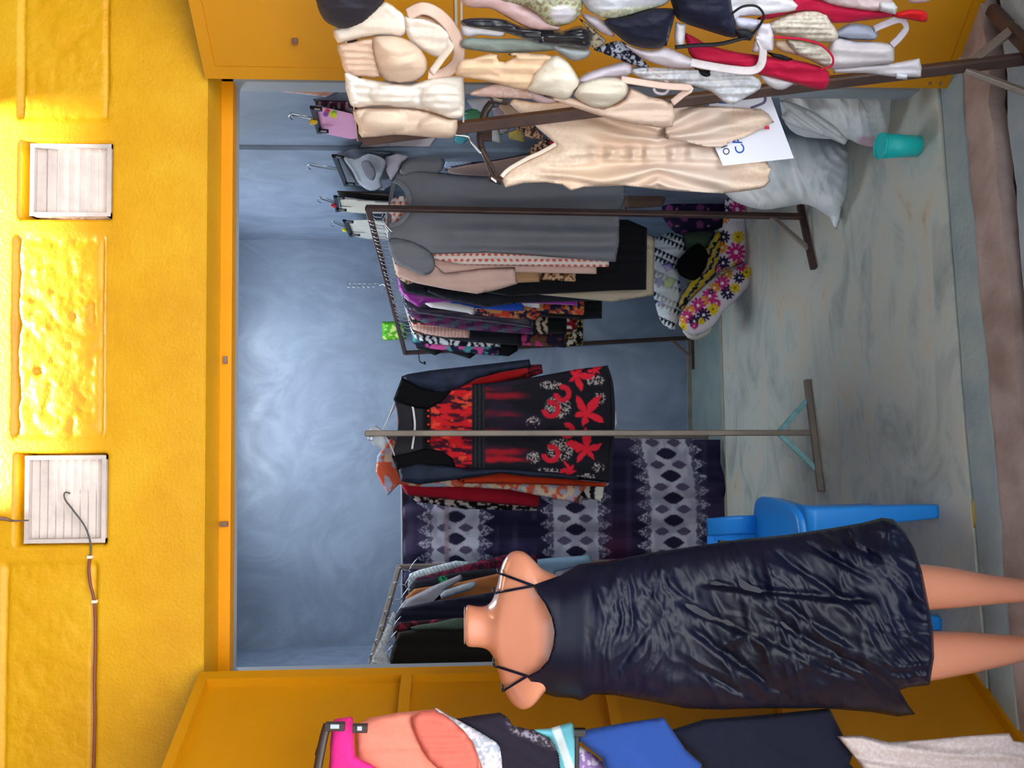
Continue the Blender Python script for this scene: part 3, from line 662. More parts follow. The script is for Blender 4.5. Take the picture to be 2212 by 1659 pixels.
rb_item('blue_blouse', 'cobalt blue blouse peeking out above the white blouse', 'blouse', 594, [(876, 634), (890, 648), (912, 656), (1100, 672), (1132, 671)], cl('2450B8'))
rb_item('white_blouse', 'white blouse with crumpled long sleeve and turned cuff', 'blouse', 600, [(884, 642), (930, 662), (1000, 668), (1130, 664)], cl('E6E6E8'), sleeve=[[(892, 639), (960, 646), (1028, 661), (1024, 682), (1010, 676), (930, 664)], [(1106, 655), (1118, 648), (1138, 650), (1140, 631), (1172, 640), (1166, 666), (1135, 662)]])
rb_item('autumn_floral_dress', 'dress with orange, white and brown flowers below the white blouse', 'dress', 612, [(890, 650), (1000, 672), (1060, 684), (1158, 691), (1170, 676), (1262, 681)], col=pattern('floral', '20223A', 'C98A58', 'C8442E', s=1.0))
rb_item('black_pencil_skirt', 'black pencil skirt hanging low beside the autumn floral dress', 'skirt', 622, [(900, 655), (1100, 680), (1258, 690), (1300, 688)], cl('141418'))
rb_item('purple_sheen_dress', 'dark dress with a purple sheen on its shoulder', 'dress', 630, [(872, 658), (900, 676), (960, 685), (1060, 696), (1150, 708)], satin('2A1E38'))
rb_item('plaid_dress', 'purple and teal plaid dress in a clear bag', 'dress', 648, [(884, 682), (925, 702), (1000, 712), (1152, 723)], col=pattern('plaid', '4A2A4E', '7E2C68', '4F8A80', s=1.2))
rb_item('zebra_dress', 'black and cream zebra striped dress hem near the back', 'dress', 654, [(890, 690), (1000, 708), (1155, 721), (1184, 722)], col=pattern('zebra', 'CDB8A4', '1A1514'))
rb_item('black_crepe_dress', 'plain black dress hem beside the zebra stripes', 'dress', 660, [(890, 695), (1000, 712), (1180, 722), (1224, 720)], cl('15151A'))
rb_item('red_check_skirt', 'red skirt with black and white checks on its hem', 'skirt', 668, [(890, 700), (1100, 716), (1222, 718), (1246, 716)], col=pattern('speck', 'A81C24', '111111', 'E0DAD4', s=1.4))
rb_item('pink_striped_shirt', 'pink and brown finely striped shirt deep in the rack', 'shirt', 672, [(893, 712), (920, 722), (965, 729), (1015, 730)], col=pattern('stripe', 'C98E86', 'E0C2B4', s=.5))
rb_item('navy_wrap_dress', 'navy black dress between the striped shirt and dark flowers', 'dress', 680, [(893, 715), (960, 732), (1060, 742), (1126, 746)], cl('1A1B26'))
rb_item('dark_rose_dress', 'dark dress with pink roses on its hem', 'dress', 690, [(896, 720), (1000, 738), (1130, 746), (1222, 751)], col=pattern('floral', '241B34', 'C8447E', '6B4632', s=1.5, seed=5))
rb_item('small_flower_dress', 'black dress with tiny yellow flowers at the back', 'dress', 696, [(896, 722), (1100, 742), (1230, 748), (1259, 745)], col=pattern('speck', '14120F', 'C9A86A', 'D8D0C0', s=1.3, seed=8))
rb_item('black_white_print_top', 'black and white brush print top at the rack end', 'top', 706, [(896, 730), (920, 742), (1000, 748), (1082, 750)], col=pattern('zebra', '15161E', 'DDE2E8', s=1.0))
rb_item('rose_teal_dress', 'navy dress with pink roses and teal leaves at the rack end', 'dress', 718, [(892, 742), (920, 752), (1000, 762), (1078, 769)], col=pattern('floral', '1E2038', 'D85AA0', '4E9AA0', s=1.6, seed=3))
rb_item('black_lace_blouse', 'black blouse with ragged lace hem last on the right rack', 'blouse', 728, [(900, 752), (940, 768), (960, 758), (1015, 775), (1030, 764), (1098, 770), (1118, 758)], cl('121216'))
kn = thing('rail_hook', 'small black bent hook hanging off the far rail end', 'hook')
tube('hook_wire', [P(905, 752, 5.2), P(905, 772, 5.2), P(908, 782, 5.2), P(920, 786, 5.2)], .004, M_BLACKP, kn)
link('hook_tip', *ell_vf(P(917, 784, 5.19), (.012, .012, .008)), M_BLACKP, kn)

# ================================================================== MIDDLE RACK: red and black dress
YR = 3.47
def red_col(x, y):
    o = np.tile(hexc('1B1A24'), (len(x), 1)); one = np.ones(len(x))
    yc = 912+ (x-860)*.0
    cen = 918.
    # centre yoke
    o = mix(o, np.tile(hexc('2C2C34'), (len(x), 1)), ss(915, 910, x)*ss(62, 54, np.abs(y-925+(x-880)*-.1)))
    # bodice
    arc = np.interp(np.abs(y-cen), [0, 45, 62, 80, 96], [930, 930, 942, 965, 990])
    bod = ss(arc-2, arc+2, x)*ss(1022, 1018, x)
    n = fbm(x/26, y/7, 3, 4); n2 = fbm(x/20, y/9, 8, 3)
    rc = mix(np.tile(hexc('3A1226'), (len(x), 1)), np.tile(hexc('D42028'), (len(x), 1)), ss(.40, .56, n)); rc = mix(rc, np.tile(hexc('FF5A3C'), (len(x), 1)), ss(.60, .70, n2)*.8)
    o = mix(o, rc, bod)
    o = mix(o, np.tile(hexc('121116'), (len(x), 1)), ss(913, 916, x)*ss(931, 928, x)*ss(66, 60, np.abs(y-cen)))
    # belt
    belt = ss(1018, 1021, x)*ss(1048, 1045, x); o = mix(o, mix(np.tile(hexc('2E3038'), (len(x), 1)), np.tile(hexc('17171D'), (len(x), 1)), ss(-.2, .3, np.sin(x/1.4))), belt)
    # red flames below the belt
    sk = ss(1046, 1050, x)
    for cy, w, l, k in ((855, 14, 110, .7), (895, 12, 95, .9), (930, 9, 60, .5), (975, 16, 110, .8), (992, 10, 130, .9), (840, 8, 70, .6)):
        q = ss(1.0, .2, np.abs(y-cy+6*(vn(x/20, y/9, cy)-.5))/(w*(1.1-.5*(x-1046)/l)))*ss(1046+l, 1046+l*.55, x); o = mix(o, np.tile(hexc('C01A2A'), (len(x), 1)), sk*q*k)
    o = mix(o, np.tile(hexc('2A2036'), (len(x), 1)), sk*.7*ss(.45, .65, fbm(x/60, y/22, 4, 2))*(1-ss(1150, 1200, x)))
    # white sparkle lace
    zone = ss(1145, 1175, x)*ss(1318, 1305, x)
    for cx, cy, rx, ry in ((1152, 912, 16, 13), (1152, 988, 15, 14), (1190, 832, 26, 10), (1285, 822, 22, 12), (1205, 880, 30, 26), (1210, 972, 30, 26), (1180, 1018, 34, 8), (1265, 1030, 22, 8), (1295, 860, 14, 14), (1292, 1010, 14, 12)):
        e = ((x-cx)/rx)**2+((y-cy)/ry)**2; q = ss(1.1, .7, e)*ss(.50, .62, vn(x/2.3, y/2.3, 7)); o = mix(o, np.tile(hexc('CFC4C0'), (len(x), 1)), q*.85)
    # red star flowers and curls
    for cx, cy, R, a0 in ((1265, 892, 36, .2), (1267, 972, 36, -.3), (1245, 812, 30, .6), (1285, 800, 18, 0), (1230, 1015, 20, .3)):
        dx, dy = x-cx+9*(fbm(x/14, y/14, 5, 2)-.5), y-cy+9*(fbm(x/14, y/14, 15, 2)-.5); r = np.hypot(dx, dy); th = np.arctan2(dy, dx)+a0; tr = 1-2*np.abs((th*5/(2*math.pi)) % 1-.5); e = R*(.26+1.10*tr**1.1*(.75+.35*np.sin(th+cx))); o = mix(o, mix(np.tile(hexc('E8263C'), (len(x), 1)), np.tile(hexc('8A1020'), (len(x), 1)), .5*ss(.35, .05, tr)*ss(4, 10, r)), ss(e+1.2, e-1.2, r))
    for cx, cy, R in ((1190, 884, 15), (1190, 980, 15), (1225, 930, 12), (1215, 850, 14)):
        r = np.hypot(x-cx, y-cy); th = np.arctan2(y-cy, x-cx); o = mix(o, np.tile(hexc('D8223A'), (len(x), 1)), ss(6.5, 4.5, np.abs(r-R))*ss(-2.2, -1.8, th))
    return o
rd = thing('red_black_dress', 'black long-sleeved dress with red mottled bodice and red flowers at the hem', 'dress')
cloth('body', [(868, 815), (850, 862), (857, 885), (860, 910), (858, 940), (846, 985), (866, 1040), (900, 1030), (985, 1010), (1030, 1014), (1150, 1022), (1240, 1036), (1312, 1042), (1320, 980), (1325, 900), (1321, 830), (1309, 790), (1250, 797), (1150, 815), (1070, 826), (1020, 830), (985, 826), (930, 818)], YR, PRINT, rd, res=2.6, puff=.012, edge=16, col=red_col,
      fold=.0, foldf=lambda x, y: .006*np.sin(2*math.pi*y/48+4*fbm(x/200, y/60, 2, 2))*ss(1040, 1150, x))
M_NAVYV = mat('navy_velvet', '1A2030', .7, bump=(60, .2), var=(20, '26304A'), spec=.3)
cloth('sleeve', [(866, 814), (880, 808), (930, 800), (1040, 788), (1144, 776), (1147, 793), (1085, 803), (1030, 818), (990, 840), (950, 850), (900, 838)], YR-.03, M_NAVYV, rd, res=5, puff=.03, edge=20)
cloth('sleeve', [(866, 1040), (860, 1010), (900, 1000), (960, 1005), (1010, 1012), (1090, 1012), (1200, 1020), (1310, 1040), (1150, 1030), (1080, 1022), (1000, 1034), (905, 1047)], YR-.03, M_NAVYV, rd, res=5, puff=.03, edge=18)
M_VEL = mat('black_velvet', '0C0C11', .9, spec=.2)
cloth('shoulder_panel', [(868, 815), (850, 862), (858, 868), (900, 882), (925, 883), (955, 868), (975, 845), (985, 826), (950, 838), (915, 836), (890, 828)], YR-.022, M_VEL, rd, res=5, puff=.012)
cloth('shoulder_panel', [(846, 985), (866, 1040), (880, 1016), (920, 1008), (960, 1012), (985, 1010), (978, 990), (955, 974), (920, 968), (895, 975), (865, 982)], YR-.022, M_VEL, rd, res=5, puff=.012)
for y in (887, 899, 917, 953): link('bead', *ell_vf(P(925, y, YR-.028), (.0065, .005, .0065), 10, 6), mat('red_bead', 'E0301E', .2), rd)
tube('hanging_strap', [P(890, 872, YR-.02), P(894, 895, YR-.024), P(896, 925, YR-.024), P(890, 970, YR-.02)], .005, mat('white_ribbon', 'E6E6EA', .6), rd, rb=.002)
tube('hem_band', [P(1309, 790, YR), P(1321, 830, YR-.01), P(1325, 900, YR-.012), P(1320, 980, YR-.01), P(1312, 1042, YR)], .008, cl('20222E'), rd, rb=.005)
def rc_item(name, label, cat, Y, pts, material=None, col=None, **k):
    return tag(cloth(name, pts, Y, material or PRINT, None, col=col, **{**dict(res=5 if material else 3.2, puff=.016, edge=16, fold=.003), **k}), label, cat, 'garments on the middle rack')
rc_item('red_tunic', 'bright red tunic whose sleeve shows beside the black dress', 'tunic', 3.62, [(858, 880), (870, 830), (1005, 828), (1060, 806), (1139, 793), (1144, 806), (1120, 816), (1040, 835), (1040, 960), (860, 960)], cl('C81E24'))
rc_item('dark_red_cuff_dress', 'dark red patterned dress with one cuff past the red sleeve', 'dress', 3.68, [(860, 880), (900, 840), (1060, 815), (1146, 788), (1170, 787), (1173, 806), (1152, 813), (1060, 850), (1060, 950), (860, 950)], col=pattern('speck', '4A1420', 'A02430', s=1.2))
rc_item('orange_dress', 'plain orange-red dress just behind the black dress', 'dress', 3.58, [(862, 930), (880, 1000), (1000, 1036), (1080, 1021), (1150, 1022), (1240, 1036), (1310, 1043), (1309, 1052), (1150, 1046), (1000, 1044), (960, 1020), (900, 940)], cl('D8401E'))
rc_item('orange_floral_shirt', 'orange, cream and blue floral shirt with raised collar', 'shirt', 3.66, [(815, 985), (812, 1020), (838, 1070), (862, 1046), (905, 1052), (1000, 1052), (1100, 1058), (1240, 1086), (1266, 1052), (1240, 1030), (1000, 1015), (900, 990), (860, 960), (845, 945)], col=pattern('floral', 'E2684A', 'E6D2BC', 'B4BCD8', s=1.9, seed=4), res=3)
rc_item('white_print_skirt', 'white skirt with black brush marks peeking below the orange floral shirt', 'skirt', 3.74, [(880, 930), (880, 1000), (1240, 1040), (1306, 1045), (1301, 1086), (1280, 1078), (1262, 1075), (1200, 1030), (1200, 930)], col=pattern('zebra', 'E4E0DA', '1A1A1A', s=1.8))
rc_item('crimson_jacket', 'crimson jacket hanging left of the orange floral shirt', 'jacket', 3.82, [(852, 950), (868, 1052), (880, 1070), (1000, 1082), (1165, 1096), (1166, 1062), (1160, 1000), (1000, 950)], cl('A8142C'))
rc_item('dusty_floral_blouse', 'dusty pink and grey floral blouse hem below the crimson jacket', 'blouse', 3.9, [(880, 960), (890, 1040), (1168, 1070), (1256, 1090), (1262, 1060), (1240, 1000)], col=pattern('floral', 'B08A8C', 'D8CCC8', '7A6A78', s=1.2, seed=9))
rc_item('black_trim_dress', 'black dress with white trim last behind the crimson jacket', 'dress', 3.96, [(856, 960), (868, 1058), (900, 1084), (1000, 1099), (1160, 1104), (1160, 1040), (1000, 960)], col=pattern('speck', '14141A', 'D8D0D0', s=2.2, seed=2))
rc_item('white_yellow_dress', 'white dress with yellow marks peeking below the black hem', 'dress', 3.78, [(900, 880), (1300, 868), (1318, 866), (1331, 890), (1333, 915), (1325, 935), (1300, 950), (900, 950)], col=lambda x, y: mix(np.tile(hexc('E2E2E6'), (len(x), 1)), np.tile(hexc('E0D020'), (len(x), 1)), ss(1328, 1324, x)*ss(1316, 1320, x)*ss(878, 882, y)*ss(897, 893, y)))
for k, (hy, Yh) in enumerate(((912, 3.46), (905, 3.60), (925, 3.68), (920, 3.84))):
    t = thing('white_hanger', 'white wire hanger at the top of the middle rack', 'hanger', 'white hangers on the middle rack')
    tube('hook', [P(826, 932, Yh), P(812, 934, Yh), P(798, 940, Yh), P(796, 950, Yh), P(806, 953, Yh)], .002, M_WIRE, t, n=6)
    tube('shoulder_wire', [P(826, 932, Yh), P(838, 905, Yh), P(853, 868+k*4, Yh)], .0024, mat('white_wire', 'D8DADF', .4), t, n=6, smooth=3)
    tube('shoulder_wire', [P(826, 932, Yh), P(845, 965, Yh), P(858, 1000-k*4, Yh)], .0024, MATS['white_wire'], t, n=6, smooth=3)
M_FILM = mat('clear_film', 'E8EEF2', .12, alpha=.5, bump=(60, .5))
tag(cloth('plastic_wrap', [(795, 925), (812, 918), (828, 930), (836, 950), (832, 975), (815, 968), (800, 955)], 3.5, M_FILM, None, res=4, puff=.03, fold=.006, per=7), 'crumpled clear film wrapped on the middle rack rail', 'plastic wrap')

# ================================================================== LACE-BANDED CLOTH ON THE BACK CORD
YCU = 4.62
def lace_col(x, y):
    # navy plaid ground
    n = fbm(x/70, y/45, 5, 3)
    o = mix(np.tile(hexc('1B1B38'), (len(x), 1)), np.tile(hexc('3A3152'), (len(x), 1)), ss(.35, .7, n))
    o = mix(o, np.tile(hexc('5A5272'), (len(x), 1)), .35*ss(.6, 1, np.sin(x/6.5)*.5+.5)*ss(.45, .6, vn(x/40, y/30, 6)))
    o = mix(o, np.tile(hexc('4A4268'), (len(x), 1)), .3*ss(.6, 1, np.sin(y/7.5)*.5+.5))
    o = mix(o, np.tile(hexc('431A34'), (len(x), 1)), .8*np.exp(-((x-1330)/38)**2-((y-1190)/60)**2))
    o = mix(o, np.tile(hexc('6A6280'), (len(x), 1)), .5*ss(905, 880, x))
    for k, (xc0, sl, hw) in enumerate(((984, .0, 84), (1240, .02, 78), (1432, .125, 80))):
        xc = xc0+sl*(y-950)+(8*np.sin((y-950)/60) if k == 2 else 0); u = x-xc; per = 48.
        ph = (y+k*20)/per; sc = np.abs(((y+k*13)/(per*.62)) % 1-.5)*2
        edge = hw*(.70+.30*(1-sc)); solid_ = ss(edge*.0+hw*.62+1.5, hw*.62-1.5, np.abs(u))
        ring = ss(.42, .58, vn(x/2.4, y/2.4, 3+k)); fringe = ss(edge+2, edge-2, np.abs(u))*(.25+.75*ring)
        grey = mix(np.tile(hexc('A3A2B8'), (len(x), 1)), np.tile(hexc('C4C4D4'), (len(x), 1)), ss(.3, .7, fbm(x/18, y/30, 8, 2)))
        o = mix(o, grey, np.clip(fringe, 0, 1)*.9); o = mix(o, grey, solid_)
        dark = np.tile(hexc('23203C'), (len(x), 1)); fr_ = ph-np.floor(ph)
        def leaf(cx_, cy_, L_, Wd):      # lens long in x
            a = u-cx_; b = (fr_-cy_); b = (b-np.round(b))*per; return ss(.06, -.06, np.abs(b)/Wd-(1-np.clip(np.abs(a)/L_, 0, 1.3)**1.7)+.0*a)*ss(1.02, .98, np.abs(a)/L_)
        o = mix(o, dark, leaf(0, .25, 23, 13)); mid = np.tile(hexc('57506C'), (len(x), 1))
        for cx_ in (-25, 22): o = mix(o, mid, leaf(cx_, .75, 16, 9))
        for cx_ in (-54, 54): o = mix(o, np.tile(hexc('55546E'), (len(x), 1)), .8*leaf(cx_, .25, 7, 6)); o = mix(o, np.tile(hexc('4A4864'), (len(x), 1)), .8*leaf(cx_, .75, 8, 9))
        if k == 0: o = mix(o, np.tile(hexc('A08C94'), (len(x), 1)), .8*ss(6, 4, np.abs(x-965)))
    return o
cu = thing('lace_cloth', 'navy cloth with three white lace bands hung on a cord before the back wall', 'cloth')
cloth('cloth_sheet', [(868, 948), (867, 1040), (868, 1130), (870, 1215), (872, 1330), (1200, 1330), (1560, 1330), (1590, 1180), (1597, 1130), (1582, 1080), (1568, 1040), (1556, 1000), (1556, 950), (1300, 946), (1100, 946)], YCU, PRINT, cu, res=2.9, puff=.004, edge=10, fold=.0, col=lace_col,
      foldf=lambda x, y: .014*np.sin(2*math.pi*y/66+4*fbm(x/300, y/80, 4, 2))+.02*ss(1450, 1560, x)*np.sin(y/26.))
tube('cord', [P(866, 930, YCU), P(868, 1060, YCU-.003), P(869, 1215, YCU), P(868, 1340, YCU)], .006, mat('pale_cord', 'A9A9B8', .8), cu, n=8)

# ================================================================== LEFT RACK GARMENTS
def rd_item(name, label, cat, Y, pts, material=None, col=None, **k):
    return tag(cloth(name, pts, Y, material or PRINT, None, col=col, **{**dict(res=5 if material else 3.2, puff=.016, edge=14, fold=.003), **k}), label, cat, 'garments on the left rack')
rd_item('pale_denim_shirt', 'pale blue shirt whose sleeve end shows past the mannequin shoulder', 'shirt', 4.42, [(880, 1262), (886, 1240), (960, 1228), (1100, 1216), (1180, 1206), (1274, 1199), (1281, 1217), (1200, 1235), (1180, 1330), (900, 1330)], cl('8FB0CC'))
rd_item('striped_shirt', 'white and pale blue striped shirt at the far end of the left rack', 'shirt', 4.34, [(880, 1262), (884, 1240), (905, 1231), (985, 1211), (1018, 1214), (1005, 1226), (940, 1242), (930, 1320), (890, 1320)], col=pattern('stripe', 'D2DCE2', '9FB0BE', s=.6))
rd_item('maroon_dress', 'maroon patterned dress beside the striped shirt', 'dress', 4.24, [(884, 1268), (900, 1248), (1000, 1222), (1090, 1198), (1160, 1200), (1170, 1330), (900, 1330)], col=pattern('speck', '3A1A2E', '7A1C38', s=1.6))
rd_item('charcoal_blazer', 'charcoal navy blazer with a green brooch on the left rack', 'blazer', 4.12, [(884, 1276), (893, 1256), (1000, 1234), (1085, 1226), (1170, 1240), (1170, 1340), (890, 1340)], col=lambda x, y: mix(np.tile(hexc('22242E'), (len(x), 1)), np.tile(hexc('2E9A68'), (len(x), 1)), ss(12, 8, np.hypot(x-958, y-1252))*ss(.45, .6, vn(x/3, y/3, 4))))
rd_item('brown_coat', 'rust brown coat between the blazer and the grey cardigan', 'coat', 4.0, [(876, 1290), (895, 1272), (1000, 1256), (1080, 1238), (1170, 1240), (1170, 1350), (880, 1350)], cl('A8683A'))
gc = thing('grey_cardigan', 'light grey cardigan with a folded sleeve on the left rack', 'cardigan', 'garments on the left rack')
cloth('body', [(862, 1314), (875, 1296), (935, 1266), (995, 1241), (1001, 1250), (960, 1275), (940, 1340), (870, 1345)], 3.88, cl('9C9CA8'), gc, puff=.02)
cloth('sleeve', [(935, 1300), (960, 1275), (1000, 1262), (1026, 1255), (1030, 1262), (1018, 1274), (985, 1284), (960, 1292), (945, 1296)], 3.85, cl('A8B2BE'), gc, puff=.02)
rd_item('navy_jersey_dress', 'dark navy jersey dress with soft folds on the left rack', 'dress', 3.74, [(853, 1336), (864, 1314), (930, 1300), (1000, 1289), (1085, 1276), (1170, 1280), (1170, 1370), (860, 1370)], cl('1B1D32'), fold=.008, per=20)
rd_item('burgundy_top', 'burgundy and black top edge behind the dark green coat', 'top', 3.6, [(848, 1362), (858, 1344), (940, 1338), (1060, 1330), (1100, 1380), (860, 1400)], col=pattern('speck', '2A1018', '8A2436', s=2))
dgc = thing('dark_coat', 'very dark green-black coat with a ruffled edge nearest on the left rack', 'coat', 'garments on the left rack')
cloth('body', [(836, 1450), (846, 1405), (860, 1366), (900, 1358), (960, 1352), (1060, 1350), (1200, 1355), (1300, 1400), (1300, 1470), (1000, 1470)], 3.4, cl('1A1714'), dgc, puff=.02, fold=.004, per=34)
cloth('ruffle', [(868, 1360), (905, 1350), (940, 1345), (985, 1335), (1040, 1338), (1040, 1354), (985, 1362), (940, 1360), (900, 1362)], 3.375, cl('4E6158'), dgc, res=4, puff=.02, fold=.006, per=9, ang=1.57)
for k in range(7):
    f = k/6; y = 1232+f*188; x = 866-f*58; Yd = 1/((1-f)/4.45+f/3.3)
    wire_hanger(x+4, y, Yd, 26, 18, 'pale wire hanger on the rail of the left rack', 'wire hangers on the left rack')
fw_ = thing('film_roll', 'crumpled clear plastic film tied along the near end of the left rack rail', 'plastic film')
for a, b, c, d in (((850, 1318), (838, 1345), (844, 1352), (856, 1330)), ((838, 1345), (806, 1418), (826, 1425), (850, 1352)), ((806, 1415), (796, 1445), (848, 1446), (836, 1405))):
    cloth('film_fold', [a, b, ((b[0]+c[0])/2+4, (b[1]+c[1])/2), c, d], 3.22, M_FILM, fw_, res=3, puff=.025, fold=.014, per=7, wrk=.02, ang=1.2)
# ================================================================== BRA RACK IN FRONT OF THE RIGHT DOOR
BP = planeP((.76, 2.12), (1.06, 1.82))
def B(k): return lambda x, y: BP(x, y)-.03-.011*k
def bp(x, y, off=0):
    Yd = BP(np.array([float(x)]), np.array([float(y)]))[0]-off; return P(x, y, Yd)
t = thing('clothes_rack', 'brown steel rack with a leaning post, hung with bras by the right door', 'rack', 'steel clothes racks')
top = P(783, 301, 2.115); base = P(2288, 127, 2.03); base[2] = -.03
bar('post', base, top, .030, .030, M_TUBE, t, ref=(.7, -.7, 0))
e_ = top+np.array([.66, -.66, 0.]); bar('rail', top, e_, .028, .028, M_TUBE, t); bar('post', [e_[0]+.02, e_[1], -.03], e_, .030, .030, M_TUBE, t, ref=(.7, -.7, 0))
tube('wire', [bp(1001, 287), bp(1000, 150), bp(998, -60), e_+[0, 0, -.32]], .003, mat('pale_rod', 'B9B4B4', .4), t)
bar('foot', base+[.20, .12, .016], base+[-.16, -.16, .016], .032, .032, M_TUBE, t); hb_ = base+(top-base)*.10
bar('brace', P(2085, 152, 2.035), P(2240, 208, 1.98), .026, .014, M_TUBE2, t, ref=(.7, -.7, 0)); bar('brace', P(2090, 143, 2.035), P(2200, 52, 2.07), .026, .014, M_TUBE2, t, ref=(.7, -.7, 0))
bar('foot', e_+[-.2, -.1, 0]-[0, 0, e_[2]+.014], e_+[.2, .1, 0]-[0, 0, e_[2]+.014], .032, .032, M_TUBE, t)

def bra(name, label, k, pieces, cat='bra'):
    """pieces: (part name, outline, material or colour function, options)"""
    if len(pieces) == 1 and pieces[0][0] != 'strap':
        nm, pts, m_, o_ = pieces[0]; return tag(piece(name, pts, m_, k, None, o_), label, cat, 'bras on the rack by the right door')
    t = thing(name, label, cat, 'bras on the rack by the right door')
    for i, (nm, pts, m_, o_) in enumerate(pieces):
        kk = o_.get('k', k+.25*i)
        if nm == 'strap': tube(nm, [bp(x, y, .03+.011*kk+.004) for x, y in pts], o_.get('r', .006), m_, t, rb=o_.get('rb', .0018), n=8, smooth=6)
        else: piece(nm, pts, m_, kk, t, o_)
    return t
def piece(nm, pts, m_, k, par, o_):
    o_ = {a: b for a, b in o_.items() if a != 'k'}
    d = dict(res=4.5, puff=.012, edge=14, fold=.0015, per=30, sm=3, wrk=.004); d.update(o_)
    if callable(m_) and not isinstance(m_, bpy.types.Material): return cloth(nm, pts, B(k), PRINT, par, col=m_, **{**d, 'res': o_.get('res', 3)})
    return cloth(nm, pts, B(k), m_, par, **d)
CRM, BEI, TAN, WHT, LIL = cl('E6D6C8', .6), cl('DBC2AE', .6), cl('D6B49E', .55), cl('E2DEE6', .7), cl('CFC3D0', .7)
RED, NVY, BLK = cl('B80F3C', .7), cl('15172C', .6), cl('17161C', .5)
bra('charcoal_bra', 'charcoal moulded bra cup at the top of the bra rack', 2, [('cup', [(684, -40), (684, 5), (693, 32), (708, 50), (735, 61), (760, 60), (785, 50), (808, 30), (828, 5), (835, -40)], mat('charcoal_foam', '2A2730', .75, spec=.3), dict(puff=.05, edge=60))])
bra('cream_loop_bra', 'cream bra with a wide looping band draped over the rail', 1, [
    ('band', [(720, 62), (745, 57), (790, 27), (815, 10), (835, 4), (858, 20), (876, 36), (880, 60), (868, 80), (840, 78), (800, 80), (755, 88), (729, 93)], CRM, dict(puff=.02, sm=2)),
    ('wing', [(872, 36), (905, 36), (945, 48), (968, 62), (974, 82), (966, 106), (948, 124), (915, 110), (888, 90), (876, 68)], CRM, dict(puff=.018)),
    ('inner_wing', [(878, 34), (905, 30), (945, 42), (972, 60), (966, 68), (935, 60), (900, 50)], cl('C9A68C'), dict(k=.7)),
    ('strap', [(880, 32), (912, 18), (945, 30), (975, 62), (991, 105), (984, 138), (955, 160), (925, 158)], cl('D9B8A8'), dict(r=.016, rb=.003)),
    ('strap', [(968, 70), (972, 100), (955, 125), (932, 156)], CRM, dict(r=.010, rb=.003))])
bra('tan_cup_bra', 'tan bra with one large smooth round cup', 2, [
    ('band', [(728, 98), (760, 92), (806, 83), (814, 120), (822, 166), (790, 166), (748, 160), (736, 125)], TAN, dict(sm=2, fold=.003, per=14)),
    ('cup', [(804, 86), (830, 77), (868, 81), (900, 98), (920, 124), (922, 150), (908, 170), (880, 179), (850, 180), (826, 168), (812, 140)], cl('D8BCA6', .5), dict(puff=.055, edge=50))])
bra('ivory_strapless_bra', 'ivory strapless bra with hook tapes hanging over the rail', 3, [
    ('cups', [(745, 156), (776, 168), (850, 179), (890, 182), (930, 170), (995, 164), (1002, 180), (1004, 238), (996, 256), (968, 256), (930, 242), (880, 233), (800, 230), (757, 228)], cl('E8DCD2', .55), dict(puff=.018, sm=2, bul=((848, 205, 52, 24, .02), (955, 212, 48, 34, .022)), fold=.002, per=16)),
    ('hook_tape', [(743, 155), (768, 166), (780, 228), (757, 228)], cl('EFE9E6', .6), dict(k=3.8, sm=0))])
bra('beige_strapless_bra', 'beige moulded strapless bra lowest on the rail', 2.4, [
    ('cups', [(762, 240), (800, 232), (880, 234), (930, 242), (968, 256), (988, 258), (984, 293), (960, 299), (900, 294), (850, 291), (782, 297), (774, 272)], BEI, dict(puff=.02, sm=2, bul=((828, 262, 48, 30, .028), (945, 275, 42, 26, .026))))])
bra('sage_lace_bra', 'sage green lace bra with lilac cups at the top right', 8, [
    ('cup', [(1075, -30), (1080, 2), (1130, 12), (1160, 30), (1190, 56), (1228, 52), (1252, 34), (1258, 12), (1240, -30)], lambda x, y: mix(np.tile(hexc('C9C4CE'), (len(x), 1)), mix(np.tile(hexc('A9AE94'), (len(x), 1)), np.tile(hexc('8A7E62'), (len(x), 1)), ss(.5, .65, vn(x/4, y/4, 4))), np.clip(ss(14, 24, np.hypot((x-1215)*.7, (y-30)))*ss(-20, 8, y), 0, 1)), dict(puff=.04, edge=40, res=3)),
    ('cup', [(1262, -30), (1262, 12), (1285, 32), (1318, 42), (1350, 36), (1400, 22), (1442, 6), (1448, -30)], lambda x, y: mix(np.tile(hexc('C6C8D2'), (len(x), 1)), mix(np.tile(hexc('B4B69C'), (len(x), 1)), np.tile(hexc('D6D4C0'), (len(x), 1)), ss(.5, .65, vn(x/4, y/4, 7))), ss(14, 22, y+(x-1350)*.12)), dict(puff=.04, edge=40, res=3))])
bra('pink_scalloped_bra', 'dusty pink bra with a scalloped edge hanging from the wire', 6, [('wing', [(998, -20), (998, 6), (1020, 17), (1060, 19), (1100, 40), (1140, 60), (1185, 67), (1212, 62), (1190, 42), (1130, 10), (1090, -20)], cl('D8B6B8'), dict(puff=.03, edge=25))])
bra('black_satin_bra', 'shiny black satin bra hanging from the wire', 5, [
    ('band', [(1001, 41), (1050, 38), (1090, 42), (1130, 58), (1180, 66), (1180, 95), (1140, 86), (1085, 69), (1003, 56)], satin('23222C', .3), dict(puff=.014, fold=.004, per=12)),
    ('cup', [(1170, 64), (1215, 66), (1255, 55), (1278, 75), (1272, 106), (1240, 104), (1200, 98), (1168, 92)], satin('17161E', .25), dict(puff=.03, edge=25, fold=.004, per=14))])
bra('white_wing_bra', 'narrow white bra wing behind the black satin bra', 1, [('wing', [(998, 56), (1040, 62), (1090, 70), (1080, 80), (1040, 76), (1010, 80), (998, 70)], WHT, {})])
